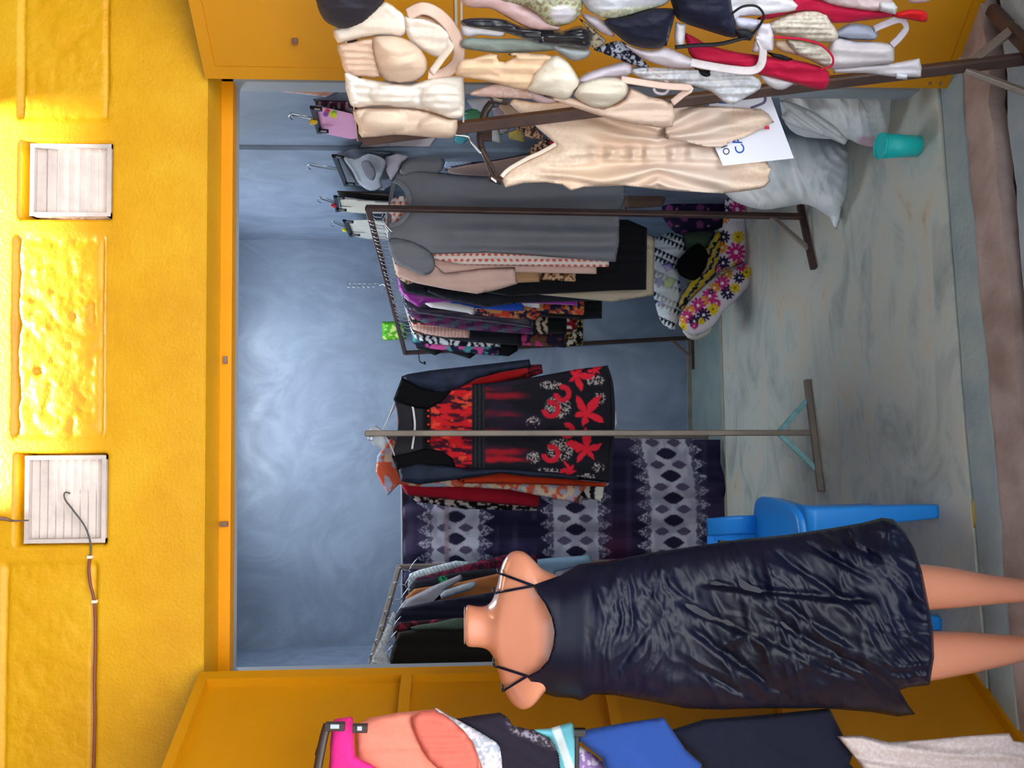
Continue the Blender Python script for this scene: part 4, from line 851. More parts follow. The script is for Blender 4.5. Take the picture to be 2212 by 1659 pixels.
bra('grey_sage_bra', 'grey-green bra with a long plain wing and one cup', 3, [
    ('wing', [(997, 102), (1005, 82), (1060, 83), (1130, 84), (1195, 96), (1198, 108), (1150, 113), (1090, 115), (1040, 111)], cl('8C9690'), dict(puff=.012)),
    ('cup', [(1185, 95), (1225, 100), (1274, 108), (1268, 124), (1240, 132), (1212, 118)], cl('A8B0B6'), dict(puff=.03, edge=25))])
bra('lilac_edge_bra', 'pale lilac bra edge with a gold lace trim beside the navy bra', 6, [
    ('cup', [(1256, 30), (1285, 34), (1312, 50), (1328, 78), (1300, 72), (1272, 52)], LIL, dict(puff=.02)),
    ('trim', [(1250, 40), (1270, 52), (1295, 74), (1310, 90), (1285, 104), (1272, 92), (1276, 72)], pattern('speck', 'A69C88', '4A4038', 'D8D0B8', s=1.1), dict(k=5.5))])
bra('navy_bra', 'large navy black bra with long looping straps', 9, [
    ('cup', [(1304, 44), (1350, 36), (1400, 20), (1452, 18), (1458, 32), (1448, 70), (1437, 99), (1405, 106), (1365, 98), (1335, 78)], NVY, dict(puff=.04, edge=40)),
    ('cup', [(1452, -30), (1456, 24), (1470, 46), (1520, 64), (1586, 82), (1590, 60), (1582, 20), (1562, -30)], NVY, dict(puff=.04, edge=40)),
    ('hook_tape', [(1582, 62), (1612, 62), (1632, 70), (1622, 88), (1596, 86)], BLK, dict(k=10, sm=0)),
    ('strap', [(1458, 102), (1500, 98), (1560, 94), (1625, 76)], BLK, dict(r=.005, k=10.5)),
    ('strap', [(1580, 30), (1605, 14), (1635, 14), (1650, 34), (1640, 56), (1626, 72)], BLK, dict(r=.003, k=10.5)),
    ('seam', [(1440, 34), (1456, 30), (1446, 70), (1440, 100), (1434, 98), (1438, 66)], cl('4E5468'), dict(k=10.2, sm=0))])
bra('lilac_white_bra', 'lilac white bra with a wide curling strap under the navy bra', 7, [
    ('cup', [(1338, 86), (1365, 100), (1405, 108), (1440, 102), (1475, 116), (1505, 132), (1490, 148), (1430, 142), (1380, 122)], cl('D6CCD6'), dict(puff=.03, edge=30)),
    ('frame', [(1458, 46), (1482, 52), (1480, 76), (1476, 104), (1460, 100), (1456, 78)], WHT, dict(k=8.2, sm=0)),
    ('strap', [(1492, 134), (1520, 140), (1580, 150), (1625, 152), (1644, 138), (1648, 105), (1640, 82)], cl('D8CDD0'), dict(r=.011, rb=.002, k=8.6)),
    ('hook_tape', [(1636, 52), (1664, 50), (1672, 80), (1670, 110), (1640, 114), (1624, 112)], cl('DCD4E0'), dict(k=8, sm=0)),
    ('label_tag', [(1630, 76), (1644, 76), (1644, 88), (1630, 88)], cl('F0F0F4'), dict(k=8.6, sm=0, res=4))])
bra('black_floral_bra', 'black lace bra with small white flowers half hidden', 4, [('cup', [(1282, 106), (1310, 94), (1342, 90), (1382, 122), (1404, 148), (1380, 145), (1340, 130), (1300, 114)], pattern('speck', '17182A', 'AEB2C4', s=1.4), {})])
bra('crimson_bra', 'crimson bra with a broad hanging band and thin strap loop', 6, [
    ('band', [(1480, 70), (1520, 92), (1548, 102), (1600, 114), (1680, 124), (1740, 134), (1791, 155), (1781, 195), (1730, 184), (1660, 166), (1560, 142), (1500, 130), (1484, 100)], RED, dict(puff=.016, sm=2, fold=.003)),
    ('strap', [(1672, 80), (1705, 82), (1740, 86), (1775, 98), (1798, 122), (1796, 142), (1772, 150)], RED, dict(r=.003, k=8.6)),
    ('lining', [(1655, 112), (1690, 118), (1715, 128), (1700, 132), (1670, 124)], BLK, dict(k=7.2, sm=0, res=4))])
bra('red_upper_bra', 'red bra with a flapping end high on the right', 6, [
    ('band', [(1632, 42), (1655, 30), (1700, 6), (1740, -10), (1830, 14), (1900, 22), (1938, 34), (1870, 44), (1802, 50), (1760, 26), (1710, 28), (1670, 40)], RED, dict(puff=.014, sm=2)),
    ('strap_end', [(1930, 30), (1965, 20), (1998, 24), (2004, 36), (1998, 48), (1960, 42), (1935, 38)], cl('D0141C', .6), dict(k=6.5))])
bra('white_tape_bra', 'white bra with a squared hook tape beside the navy straps', 7.5, [
    ('band', [(1566, -4), (1600, -20), (1712, 0), (1718, 22), (1680, 28), (1640, 34), (1600, 36), (1590, 50), (1575, 40)], WHT, dict(sm=2)),
    ('cup', [(1586, 40), (1610, 38), (1642, 44), (1646, 60), (1612, 66), (1588, 58)], cl('C8C6DC'), dict(k=8.3, puff=.02))])
bra('cream_textured_bra', 'cream textured bra with two crinkled cups', 5, [
    ('cup', [(1658, 52), (1690, 34), (1735, 22), (1784, 24), (1796, 46), (1812, 74), (1798, 92), (1750, 88), (1700, 78), (1668, 72)], pattern('lace', 'C9BEB0', 'DCD4C6', s=1.3), dict(puff=.045, edge=40, fold=.003, per=12)),
    ('cup', [(1700, 86), (1740, 90), (1786, 104), (1808, 138), (1785, 146), (1750, 130), (1718, 116)], pattern('lace', 'C4BAAE', 'D8D0C4', s=1.3), dict(puff=.035, edge=30, fold=.003, per=12)),
    ('lining', [(1672, 88), (1700, 86), (1726, 112), (1724, 120), (1690, 112), (1674, 102)], cl('D9BCA4'), dict(k=4.6, sm=0))])
bra('white_long_bra', 'large white bra with an open hook tape reaching lowest', 4, [
    ('cup', [(1800, 82), (1850, 88), (1924, 94), (1932, 118), (1926, 136), (1880, 142), (1820, 150), (1788, 146), (1786, 116)], cl('D6CDD2'), dict(puff=.035, edge=30, fold=.003)),
    ('wing', [(1800, 148), (1860, 142), (1930, 136), (1986, 126), (1991, 146), (1989, 167), (1930, 166), (1870, 158), (1800, 158)], cl('DAD4DC'), dict(k=3.6, sm=0, fold=.003)),
    ('cup', [(1800, 72), (1835, 50), (1880, 56), (1896, 68), (1890, 86), (1850, 86), (1812, 82)], cl('A9B0C6'), dict(k=3.5, puff=.03, edge=25)),
    ('strap', [(1926, 98), (1944, 80), (1957, 60), (1950, 44), (1932, 44), (1888, 62)], LIL, dict(r=.009, rb=.002, k=5)),
    ('hook_tape', [(1932, 156), (1960, 160), (1960, 172), (1936, 170)], cl('E6E6F2'), dict(k=5, sm=0, res=4))])
bra('blush_top_bra', 'blush bra with a white tape end at the upper right edge', 7, [
    ('wing', [(1750, -20), (1900, -20), (1928, 2), (1900, 24), (1840, 18), (1790, 8)], cl('D8C0C4'), {}),
    ('hook_tape', [(1896, 4), (1930, 4), (1939, 16), (1934, 32), (1900, 24)], cl('D6D2D8'), dict(k=8, sm=0))])
bra('peach_bra', 'pale peach bra strap end hanging at the very top edge', 5, [('strap_end', [(1950, -20), (1975, -20), (2010, -6), (2004, 4), (1965, 6)], cl('DCC8C4'), {})])
bra('lavender_foam_bra', 'lavender foam cup behind the cream lace bra', 6, [('cup', [(1246, 176), (1262, 160), (1300, 146), (1345, 134), (1364, 142), (1358, 164), (1310, 172), (1270, 186)], LIL, dict(puff=.035, edge=30))])
bra('grey_lace_bra', 'grey white bra with a lace wing hanging beside the post', 5, [
    ('wing', [(1360, 150), (1420, 145), (1520, 148), (1600, 152), (1640, 170), (1642, 192), (1612, 210), (1584, 226), (1560, 218), (1540, 200), (1500, 186), (1450, 180), (1390, 172)], pattern('lace', 'C2C4CC', 'D8D6DA', s=1.6), dict(sm=2, fold=.004, per=16, puff=.016)),
    ('strap', [(1400, 150), (1425, 160), (1440, 176), (1436, 190)], cl('D2B8BC'), dict(r=.006, k=6)),
    ('strap', [(1412, 190), (1418, 200), (1436, 202), (1446, 190)], LIL, dict(r=.004, k=5.5)),
    ('cup', [(1355, 146), (1440, 146), (1520, 156), (1516, 168), (1440, 168), (1380, 164)], cl('8F9AAC'), dict(k=4)),
    ('black_strap', [(1498, 146), (1516, 150), (1538, 150), (1536, 164), (1525, 174), (1512, 162)], BLK, dict(k=6, sm=0, res=4))])
bra('white_panel_bra', 'small white bra panel tucked under the crimson band', 4.5, [('panel', [(1640, 160), (1700, 168), (1716, 178), (1690, 194), (1662, 186)], WHT, {})])
bra('pink_lace_bra', 'pink lace bra hanging below the cream lace bra', 2, [
    ('wing', [(1012, 204), (1040, 190), (1080, 182), (1140, 194), (1170, 206), (1160, 214), (1100, 212), (1050, 210)], pattern('lace', 'D2AEA2', 'DCC0B6', s=1.5), {}),
    ('cup', [(1140, 194), (1175, 204), (1205, 216), (1190, 224), (1165, 222), (1148, 212)], cl('D8BCC0'), dict(puff=.02))])
cb_ = bra('cream_lace_bra', 'long-line cream lace bra with two padded cups and a tan wing', 8, [
    ('wing', [(985, 162), (992, 132), (1022, 126), (1058, 116), (1082, 120), (1110, 114), (1150, 116), (1195, 122), (1170, 160), (1148, 196), (1080, 182), (1030, 172)], cl('E2BE9E', .7), dict(sm=2, holes=[[(1074, 124), (1092, 117), (1112, 123), (1092, 134), (1078, 132)]], fold=.003, per=22, res=4)),
    ('cup', [(1195, 120), (1222, 130), (1240, 152), (1252, 178), (1240, 200), (1222, 216), (1190, 208), (1142, 196), (1146, 176), (1160, 150)], cl('E4D8C6', .6), dict(puff=.04, edge=40)),
    ('cup', [(1252, 182), (1290, 168), (1342, 170), (1358, 190), (1345, 215), (1312, 232), (1280, 232), (1248, 214), (1240, 202)], cl('DCD0BE', .6), dict(puff=.04, edge=40, fold=.003)),
    ('lower_band', [(1142, 196), (1195, 210), (1240, 212), (1300, 234), (1350, 214), (1362, 190), (1400, 208), (1453, 224), (1452, 274), (1400, 272), (1330, 260), (1240, 232)], cl('E0C4B2', .7), dict(sm=2, fold=.003, k=7.4)),
    ('strap', [(1342, 171), (1385, 178), (1440, 186), (1490, 190), (1474, 204), (1452, 222)], cl('DCBEB0'), dict(r=.009, rb=.002, k=9.2))])

# ---- satin slip on its clip hanger, the paper sign tucked into its hem
YS = 2.135
def slip_fold(x, y):
    wx = x; wy = y+14*(fbm(x/130, y/60, 4, 2)-.5)
    dy = wy-332; fan = dy/np.clip(40+np.abs(x-1420)*.30, 40, 130)      # long folds fanning out from the gathered seam
    f = .017*np.sin(fan*9+2*fbm(x/200, y/80, 2, 2))*ss(1230, 1330, x)*ss(6, 22, np.abs(dy))
    f = f+.010*np.sin(wx/7.0+3*fbm(x/40, y/30, 8, 2))*np.exp(-(dy/18)**2)*ss(1250, 1300, x)*ss(1540, 1480, x)       # ruching
    f = f+.010*np.sin((wy-.10*(x-1280))/5.5+2*fbm(x/150, y/40, 6, 2))*ss(1140, 1200, x)*ss(1330, 1260, x)*ss(345, 365, y)
    return f-.008*np.exp(-(dy/5)**2)*ss(1210, 1240, x)*ss(1520, 1440, x)
def slip_col(x, y):
    c = mix(np.tile(hexc('DEC0A8'), (len(x), 1)), np.tile(hexc('DCC6B8'), (len(x), 1)), ss(1300, 1500, x))
    lace = np.clip(ss(1290-np.abs(y-325)*1.0, 1270-np.abs(y-325)*1.0, x)+ss(1572, 1580, x), 0, 1)
    l = mix(np.tile(hexc('DABDA6'), (len(x), 1)), np.tile(hexc('E4CCB8'), (len(x), 1)), ss(.4, .7, vn(x/3, y/3, 3)))
    return mix(c, l, lace*.8)
M_SLIP = mat('cream_satin_print', rough=.36, vc=True, bump=(200, .05))
sl = thing('satin_slip', 'cream satin slip dress with lace cups and gathered front on a clip hanger', 'slip')
cloth('body', [(1083, 383), (1100, 366), (1118, 352), (1140, 343), (1165, 332), (1201, 312), (1186, 298), (1168, 283), (1148, 264), (1118, 240), (1098, 222), (1110, 214), (1160, 222), (1230, 220), (1300, 232), (1400, 236), (1450, 234), (1480, 250), (1500, 300), (1560, 320), (1600, 340), (1640, 344), (1655, 346), (1666, 366), (1660, 378), (1664, 390), (1652, 404), (1640, 408), (1600, 414), (1560, 418), (1450, 412), (1350, 401), (1262, 404), (1233, 412), (1215, 399), (1180, 394), (1130, 396), (1092, 405)], YS, M_SLIP, sl, res=4, puff=.02, edge=30, fold=.001, col=slip_col, foldf=slip_fold)
cloth('hem_flap', [(1430, 234), (1480, 226), (1540, 230), (1600, 233), (1645, 236), (1660, 246), (1672, 264), (1640, 282), (1606, 298), (1578, 306), (1560, 318), (1530, 318), (1480, 306), (1440, 300)], YS-.045, M_SLIP, sl, res=4, puff=.012, edge=14, fold=.002, col=slip_col, foldf=slip_fold)
tube('neck_edging', [P(1083, 382, YS-.012), P(1100, 365, YS-.016), P(1140, 342, YS-.018), P(1165, 331, YS-.018), P(1201, 311, YS-.016)], .006, cl('EAD6C6'), sl, rb=.003)
tag(link('price_tag', *box_vf(tuple(P(1662, 279, YS-.05)), tuple(P(1652, 272, YS-.05)+[.0, .002, 0])), mat('red_tag', 'C8203C', .6), sl, False))
hg = thing('clip_hanger', 'brown plastic clip hanger holding the cream satin slip', 'hanger', 'clip hangers')
tube('arm', [P(1036, 286, 2.15), P(1042, 262, 2.15), P(1050, 238, 2.15), P(1062, 222, 2.145)], .011, M_BROWNP, hg, rb=.006)
tube('arm', [P(1036, 292, 2.15), P(1040, 318, 2.15), P(1052, 345, 2.15), P(1066, 384, 2.145)], .009, M_BROWNP, hg, rb=.006)
tube('arm', [P(1040, 318, 2.14), P(1058, 350, 2.14), P(1074, 382, 2.135)], .004, M_BROWNP, hg)
box('bridge', tuple(P(1040, 304, 2.155)-[0, .006, .03]), tuple(P(1030, 276, 2.155)+[0, .006, .0]), M_BROWNP, hg)
for x0, y0, x1, y1 in ((1058, 384, 1085, 392), (1062, 214, 1097, 219)): 
    c = bar('clip', P(x0, y0, 2.118), P(x1, y1, 2.112), .020, .014, M_BROWNP, hg)
    bar('spring', P(x0+4, y0, 2.105), P(x1-12, y1, 2.10), .008, .004, M_WIRE, c)
tube('hook', [P(1040, 332, 2.15), P(1020, 308, 2.15), P(1012, 296, 2.15), P(988, 292, 2.14), P(970, 290, 2.13), P(960, 285, 2.10)], .0035, M_WIRE, hg)
sg = thing('paper_sign', 'white paper sign with blue and black lettering tucked into the slip hem', 'sign')
def flat(name, pts, Y, material, parent, th=.002):
    n = len(pts); V = [P(x, y, Y) for x, y in pts]+[P(x, y, Y+th) for x, y in pts]
    return link(name, V, [tuple(range(n)), tuple(range(n, 2*n))[::-1]]+[(i, (i+1) % n, n+(i+1) % n, n+i) for i in range(n)], material, parent, False)
YSG = YS-.032
flat('paper', [(1546, 322), (1562, 358), (1715, 342), (1663, 204), (1530, 215)], YSG, mat('white_paper', 'E4E4F2', .75), sg)
def lettering(txt, ox, oy, cap, mt, Y, parent, wid=1.0):
    c = bpy.data.curves.new('t', 'FONT'); c.body = txt; c.offset = .012; o = bpy.data.objects.new('t', c); COL.objects.link(o)
    dgr = bpy.context.evaluated_depsgraph_get(); me = bpy.data.meshes.new_from_object(o.evaluated_get(dgr)); k = cap/.70
    V = [P(ox+v.co.x*k*wid*-.36+v.co.y*k*-.93, oy+v.co.x*k*wid*-.93+v.co.y*k*.36, Y) for v in me.vertices]; Fc = [tuple(p.vertices) for p in me.polygons]
    bpy.data.objects.remove(o); return link('lettering', V, Fc, mt, parent, False)
BLT, DKT = mat('blue_ink', '2458A8', .7), mat('dark_ink', '3A3A58', .7)
lettering('OP', 1578, 332, 14, DKT, YSG-.0006, sg); lettering('CAN', 1611, 328, 20, BLT, YSG-.0006, sg, 1.0)
lettering('U', 1660, 224, 40, mat('grey_violet_ink', '6A6484', .7), YSG-.0006, sg, .8); lettering('A', 1574, 224, 20, BLT, YSG-.0006, sg)

# ================================================================== THINGS ON THE FLOOR: sacks, bundle
def sack_col(pink):
    def f(x, y):
        o = mix(np.tile(hexc('F4F8FC'), (len(x), 1)), np.tile(hexc('DDE5EC'), (len(x), 1)), ss(.4, .7, fbm(x/40, y/40, 3, 3)))
        if pink: o = mix(o, np.tile(hexc('D8B4C4'), (len(x), 1)), ss(290, 300, y)*ss(1846, 1858, x)*.9)
        return o
    return f
M_SACK = mat('woven_white_polythene', rough=.5, vc=True, bump=(400, .25))
def sack_fold(s): return lambda x, y: .036*wr(x, y, 1.1, 150, 26, s)+.016*wr(x, y, 1.3, 70, 34, s+5)
sk = thing('woven_sack', 'larger bulging white woven sack slumped under the cream slip', 'sack', 'white woven sacks')
cloth('sack_body', [(1556, 330), (1580, 300), (1640, 290), (1720, 288), (1790, 298), (1830, 312), (1839, 340), (1838, 385), (1832, 422), (1818, 452), (1808, 478), (1790, 468), (1745, 442), (1700, 446), (1650, 453), (1600, 441), (1568, 420), (1548, 380)], 3.10, M_SACK, sk, res=4.5, puff=.15, edge=85, back=.10, fold=.0, col=sack_col(False), foldf=sack_fold(3), sm=3)
cloth('tied_corner', [(1790, 462), (1800, 488), (1807, 496), (1814, 476), (1820, 448), (1806, 440)], 3.06, M_SACK, sk, res=4, puff=.03, fold=.004, per=8, col=sack_col(False))
sk = thing('woven_sack', 'smaller white woven sack with a pink edge beside the right door', 'sack', 'white woven sacks')
cloth('sack_body', [(1690, 176), (1760, 172), (1850, 172), (1936, 174), (1947, 205), (1944, 245), (1932, 280), (1912, 304), (1888, 318), (1856, 312), (1830, 300), (1780, 300), (1720, 290), (1690, 250)], 2.78, M_SACK, sk, res=4.5, puff=.12, edge=80, back=.06, fold=.0, col=sack_col(True), foldf=sack_fold(13), sm=3)
M_FILM2 = mat('milky_bag', 'DCE2E8', .3, alpha=.75, bump=(40, .4))
tag(cloth('plastic_bag', [(1684, 214), (1720, 224), (1765, 246), (1800, 270), (1832, 302), (1826, 314), (1790, 298), (1740, 282), (1700, 268), (1686, 250), (1698, 240)], 2.62, M_FILM2, None, res=4, puff=.03, fold=.008, per=14, ang=.6), 'crumpled milky plastic bag lying on the smaller sack', 'plastic bag')

YPL = 4.30
def daisies(x, y):
    o = np.tile(hexc('E0D6E2'), (len(x), 1))
    cols = [hexc(c) for c in ('C8307E', 'E0C020', '2C2148', 'E0922A')]
    F_ = [(1593, 452, 21, 0), (1590, 545, 23, 0), (1563, 512, 15, 2), (1594, 512, 15, 1), (1560, 535, 13, 3), (1562, 568, 16, 2), (1592, 572, 11, 1), (1550, 582, 8, 0), (1565, 470, 14, 3), (1570, 455, 12, 2), (1592, 408, 16, 1), (1570, 420, 16, 2),
          (1570, 592, 15, 3), (1612, 588, 16, 1), (1597, 600, 13, 2), (1560, 612, 18, 0), (1600, 574, 14, 0), (1543, 622, 13, 3), (1572, 632, 16, 2), (1588, 622, 12, 1), (1533, 640, 18, 0), (1536, 630, 6, 2), (1520, 650, 12, 3), (1548, 655, 10, 0), (1508, 660, 18, 0), (1540, 668, 14, 1), (1520, 680, 16, 2), (1490, 670, 12, 3), (1484, 684, 15, 0), (1500, 694, 14, 2), (1474, 690, 10, 3), (1500, 704, 8, 0), (1476, 706, 10, 1), (1515, 694, 8, 1)]
    for cx, cy, R, c in F_:
        dx, dy = x-cx, y-cy; r = np.hypot(dx, dy); th = np.arctan2(dy, dx); e = R*(.35+.65*np.sqrt(np.abs(np.cos(5*th+cx)))); o = mix(o, np.tile(cols[c], (len(x), 1)), ss(e+.8, e-.8, r)); o = mix(o, np.tile(hexc('F0E8EE') if c != 1 else hexc('8A5A10'), (len(x), 1)), ss(R*.2+.6, R*.2-.6, r))
    return o
def zig(x, y):
    u = (y-.45*(x-1400)); b = np.floor(u/16); tri = np.abs((x+.45*y)/10 % 1-.5)*2; f = u/16-b
    return mix(np.tile(hexc('D4DEE6'), (len(x), 1)), np.tile(hexc('141626'), (len(x), 1)), ss(-.08, .08, tri*.9-f)*((b % 3) < 2))
def damask(x, y):
    o = np.tile(hexc('1E1636'), (len(x), 1)); i = np.floor(x/34); u = x/34-i-.5; v = (y+16*(i % 2))/36; v = v-np.floor(v)-.5; r = np.hypot(u, v)
    o = mix(o, np.tile(hexc('7A3A74'), (len(x), 1)), ss(.33, .25, r+.10*vn(x/4, y/4, 2))); u2 = x/34-np.floor(x/34+.5); d = np.abs(u2)*2.4+np.abs(((y+16*(np.floor(x/34+.5) % 2))/36+.5) % 1-.5)*4.2
    return mix(o, np.tile(hexc('D08A8C'), (len(x), 1)), ss(.34, .24, d)*.9)
def yel(x, y):
    n = np.sin((x*.8+y*.55)/2.6+4*vn(x/7, y/7, 2)); return mix(mix(np.tile(hexc('9A9690'), (len(x), 1)), np.tile(hexc('C9A81C'), (len(x), 1)), ss(.1, .5, n)), np.tile(hexc('17140A'), (len(x), 1)), ss(-.3, -.75, n))
PG = 'bundle of folded fabrics behind the right rack'
tag(cloth('purple_fabric', [(1432, 470), (1436, 430), (1480, 424), (1560, 424), (1585, 428), (1580, 450), (1572, 480), (1540, 500), (1480, 510), (1455, 500)], YPL+.10, PRINT, None, res=3, puff=.10, edge=70, back=.1, fold=.006, per=40, col=damask, sm=2), 'purple damask folded fabric at the right of the bundle', 'fabric', PG)
tag(cloth('daisy_fabric', [(1575, 400), (1618, 405), (1617, 470), (1616, 555), (1600, 570), (1548, 592), (1544, 580), (1556, 520), (1564, 460)], YPL-.06, PRINT, None, res=2.4, puff=.06, edge=40, back=.1, fold=.004, per=60, col=daisies, sm=2), 'upright folded white fabric with coloured daisies facing the room', 'fabric', PG)
tag(cloth('daisy_fabric_roll', [(1600, 574), (1627, 566), (1629, 602), (1600, 638), (1562, 674), (1540, 704), (1500, 724), (1466, 702), (1476, 670), (1505, 634), (1548, 596)], YPL-.12, PRINT, None, res=2.4, puff=.07, edge=34, back=.08, fold=.005, per=50, ang=2.3, col=daisies, sm=2), 'lower slanting roll of white fabric with coloured daisies', 'fabric', PG)
tag(cloth('zigzag_fabric', [(1396, 526), (1420, 512), (1450, 502), (1480, 514), (1482, 545), (1466, 575), (1470, 620), (1472, 660), (1458, 712), (1440, 706), (1425, 690), (1412, 640), (1404, 575)], YPL+.02, PRINT, None, res=2.2, puff=.09, edge=50, back=.08, fold=.006, per=24, col=zig, sm=2), 'black and white zigzag fabric on top of the bundle', 'fabric', PG)
tag(cloth('yellow_fabric', [(1535, 515), (1558, 500), (1556, 560), (1546, 600), (1505, 640), (1474, 672), (1466, 650), (1490, 610), (1515, 575)], YPL-.05, PRINT, None, res=2.4, puff=.07, edge=30, back=.06, col=yel, sm=2), 'yellow and black scrolled fabric in the middle of the bundle', 'fabric', PG)
tag(cloth('green_mesh', [(1474, 504), (1510, 498), (1545, 500), (1536, 530), (1510, 548), (1484, 560)], YPL-.02, cl('3A4C3E'), None, res=4, puff=.05, edge=30), 'dark green mesh cloth under the purple damask', 'fabric', PG)
tag(cloth('black_pouch', [(1462, 566), (1486, 540), (1508, 526), (1526, 540), (1530, 562), (1518, 590), (1500, 606), (1478, 600), (1464, 588)], YPL-.10, mat('black_plush', '0B0B0E', .95, spec=.1), None, res=4, puff=.07, edge=30, sm=2), 'small black plush pouch lying on the bundle', 'pouch', PG)
tag(cloth('lime_packet', [(1436, 602), (1450, 597), (1458, 606), (1454, 618), (1440, 624), (1434, 612)], YPL-.11, mat('lime_foil', '9CB83A', .25), None, res=3, puff=.03, edge=12), 'small shiny lime green packet in a clear bag on the bundle', 'packet', PG)
tag(cloth('clear_bag', [(1412, 580), (1440, 570), (1462, 590), (1468, 640), (1452, 680), (1424, 670)], YPL-.13, mat('thin_clear_film', 'E8EEF2', .1, alpha=.22, bump=(60, .5)), None, res=3.5, puff=.04, fold=.006, per=8), 'clear plastic bag with lilac scraps on the zigzag fabric', 'plastic bag', PG)
for i, pp in enumerate(([(1430, 572), (1448, 566), (1455, 578), (1440, 588)], [(1418, 602), (1428, 598), (1432, 612), (1422, 622)], [(1420, 652), (1434, 648), (1430, 664)])):
    tag(cloth('lilac_scrap', pp, YPL-.10, cl('8A6AD0'), None, res=3, puff=.02), ('largest', 'middle', 'lowest')[i]+' lilac cloth scrap inside the clear bag on the bundle', 'cloth scrap', PG)
tag(cloth('white_bundle_cloth', [(1472, 706), (1505, 720), (1536, 700), (1534, 718), (1510, 734), (1485, 730)], YPL-.02, cl('CFCFC4'), None, res=4, puff=.05, edge=20, sm=2), 'plain white cloth at the left foot of the bundle', 'cloth', PG)
tag(cloth('brown_skirt', [(1340, 404), (1432, 405), (1437, 430), (1432, 446), (1350, 452)], 4.2, cl('7E6458'), None, res=5, puff=.03), 'dull brown skirt hem right of the rack post', 'skirt')

# ================================================================== RIGHT WALL: clip hangers and packets
WX = planeX(1.10)
def wp(x, y, X=1.10): return P(x, y, planeX(X)(np.array([float(x)]), np.array([float(y)]))[0])
WG = 'clothes hooked along the right wall'
def clip_hanger(lab, hookpx, a, b, pts_mat, dot=None, X=1.09, dark=M_BLACKP):
    t = thing('clip_hanger', lab, 'hanger', 'clip hangers'); m1 = ((a[0]+b[0])/2, (a[1]+b[1])/2)
    bar('hanger_bar', wp(*a, X), wp(*b, X), .022, .012, dark, t, ref=(1, 0, 0))
    for q in (a, b):
        c = bar('clip', wp(q[0]-2, q[1]+(3 if q is a else -3), X-.012), wp(q[0]+20, q[1]+(4 if q is a else -2), X-.012), .018, .012, dark, t, ref=(1, 0, 0)); bar('spring', wp(q[0]+3, q[1]+(3 if q is a else -3), X-.022), wp(q[0]+15, q[1]+(4 if q is a else -2), X-.022), .006, .004, M_WIRE, c, ref=(1, 0, 0))
    h = hookpx; tube('hook', [wp(m1[0], m1[1], X), wp((m1[0]+h[0])/2+6, (m1[1]+h[1])/2+1, X), wp(h[0]+6, h[1], X), wp(h[0], h[1]-4, X), wp(h[0]-4, h[1]+3, X), wp(h[0]+3, h[1]+8, X)], .003, M_WIRE, t, n=6)
    tube('chain', [wp(h[0], h[1]-6, X+.02), wp((m1[0]+h[0])/2, (m1[1]+h[1])/2-5, X+.01), wp(m1[0]-2, m1[1]-4, X+.01)], .0022, M_WIRE, t, n=6)
    if dot: link('size_disc', *ell_vf(wp(m1[0]-6, m1[1]+4, X-.01), (.012, .008, .016), 12, 8), mat('disc_'+dot, dot, .4), t)
    return t
clip_hanger('black clip hanger with a yellow disc holding the pink cloth', (628, 250), (676, 232), (690, 286), None, 'E0B030')
clip_hanger('black clip hanger holding the grey bras on the wall', (668, 358), (722, 336), (748, 400), None)
clip_hanger('black clip hanger with a red disc holding the first cream skirt', (690, 430), (725, 424), (729, 456), None, 'D83048')
clip_hanger('black clip hanger with a yellow-green disc holding the second cream skirt', (718, 482), (744, 476), (758, 510), None, 'C8D020')
def wall_item(name, label, cat, pts, m_, X=1.11, **k):
    d = dict(res=4, puff=.012, edge=12, fold=.002, per=14); d.update(k); cf = None
    if callable(m_) and not isinstance(m_, bpy.types.Material): cf = m_; m_ = PRINT; d['res'] = k.get('res', 2.6)
    return tag(cloth(name, pts, planeX(X), m_, None, col=cf, **d), label, cat, WG)
def sticker(x, y):
    o = np.tile(hexc('ECAEDC'), (len(x), 1))
    for cx, cy, c in ((708, 240, 'C83A4A'), (716, 246, 'E0D02A'), (722, 243, '6AB04A'), (704, 246, '8A50A8'), (722, 250, 'D8D83A')): o = mix(o, np.tile(hexc(c), (len(x), 1)), ss(7, 5, np.hypot(x-cx, y-cy)))
    return o
wall_item('pink_cloth', 'bright pink cloth with a small flower sticker on the wall', 'cloth', [(680, 228), (720, 236), (762, 246), (782, 298), (760, 301), (725, 294), (690, 286)], sticker, X=1.10)
wall_item('maroon_cloth', 'dark maroon cloth behind the pink cloth', 'cloth', [(680, 218), (760, 220), (766, 248), (720, 236), (682, 228)], pattern('speck', '43142A', '8A8088', s=2), X=1.13)
wall_item('orange_cloth', 'orange-pink cloth with a white edge at the door frame', 'cloth', [(582, 188), (606, 199), (650, 203), (704, 210), (722, 200), (748, 188), (740, 182), (620, 184)], lambda x, y: mix(np.tile(hexc('CE9078'), (len(x), 1)), np.tile(hexc('ECE4EA'), (len(x), 1)), ss(-4, -1, y-np.interp(x, [582, 606, 650, 704, 748], [188, 199, 203, 210, 190]))), X=1.12)
wall_item('slate_cloth', 'slate grey cloth between the orange and maroon cloths', 'cloth', [(676, 214), (705, 210), (748, 190), (765, 192), (765, 224), (680, 220)], cl('6C7486'), X=1.14)
gb = thing('grey_bra', 'pale grey bra with a dark inner cup on the wall hanger', 'bra', WG)
cloth('cup', [(736, 336), (765, 344), (795, 332), (830, 344), (832, 362), (822, 388), (826, 405), (800, 412), (775, 396), (760, 368)], planeX(1.08), cl('AEB8C6'), gb, res=4, puff=.03, edge=20, sm=3)
cloth('inner_cup', [(782, 350), (798, 348), (812, 372), (806, 390), (794, 384), (784, 366)], planeX(1.045), cl('7A7C8C'), gb, res=4, puff=.01, sm=3)
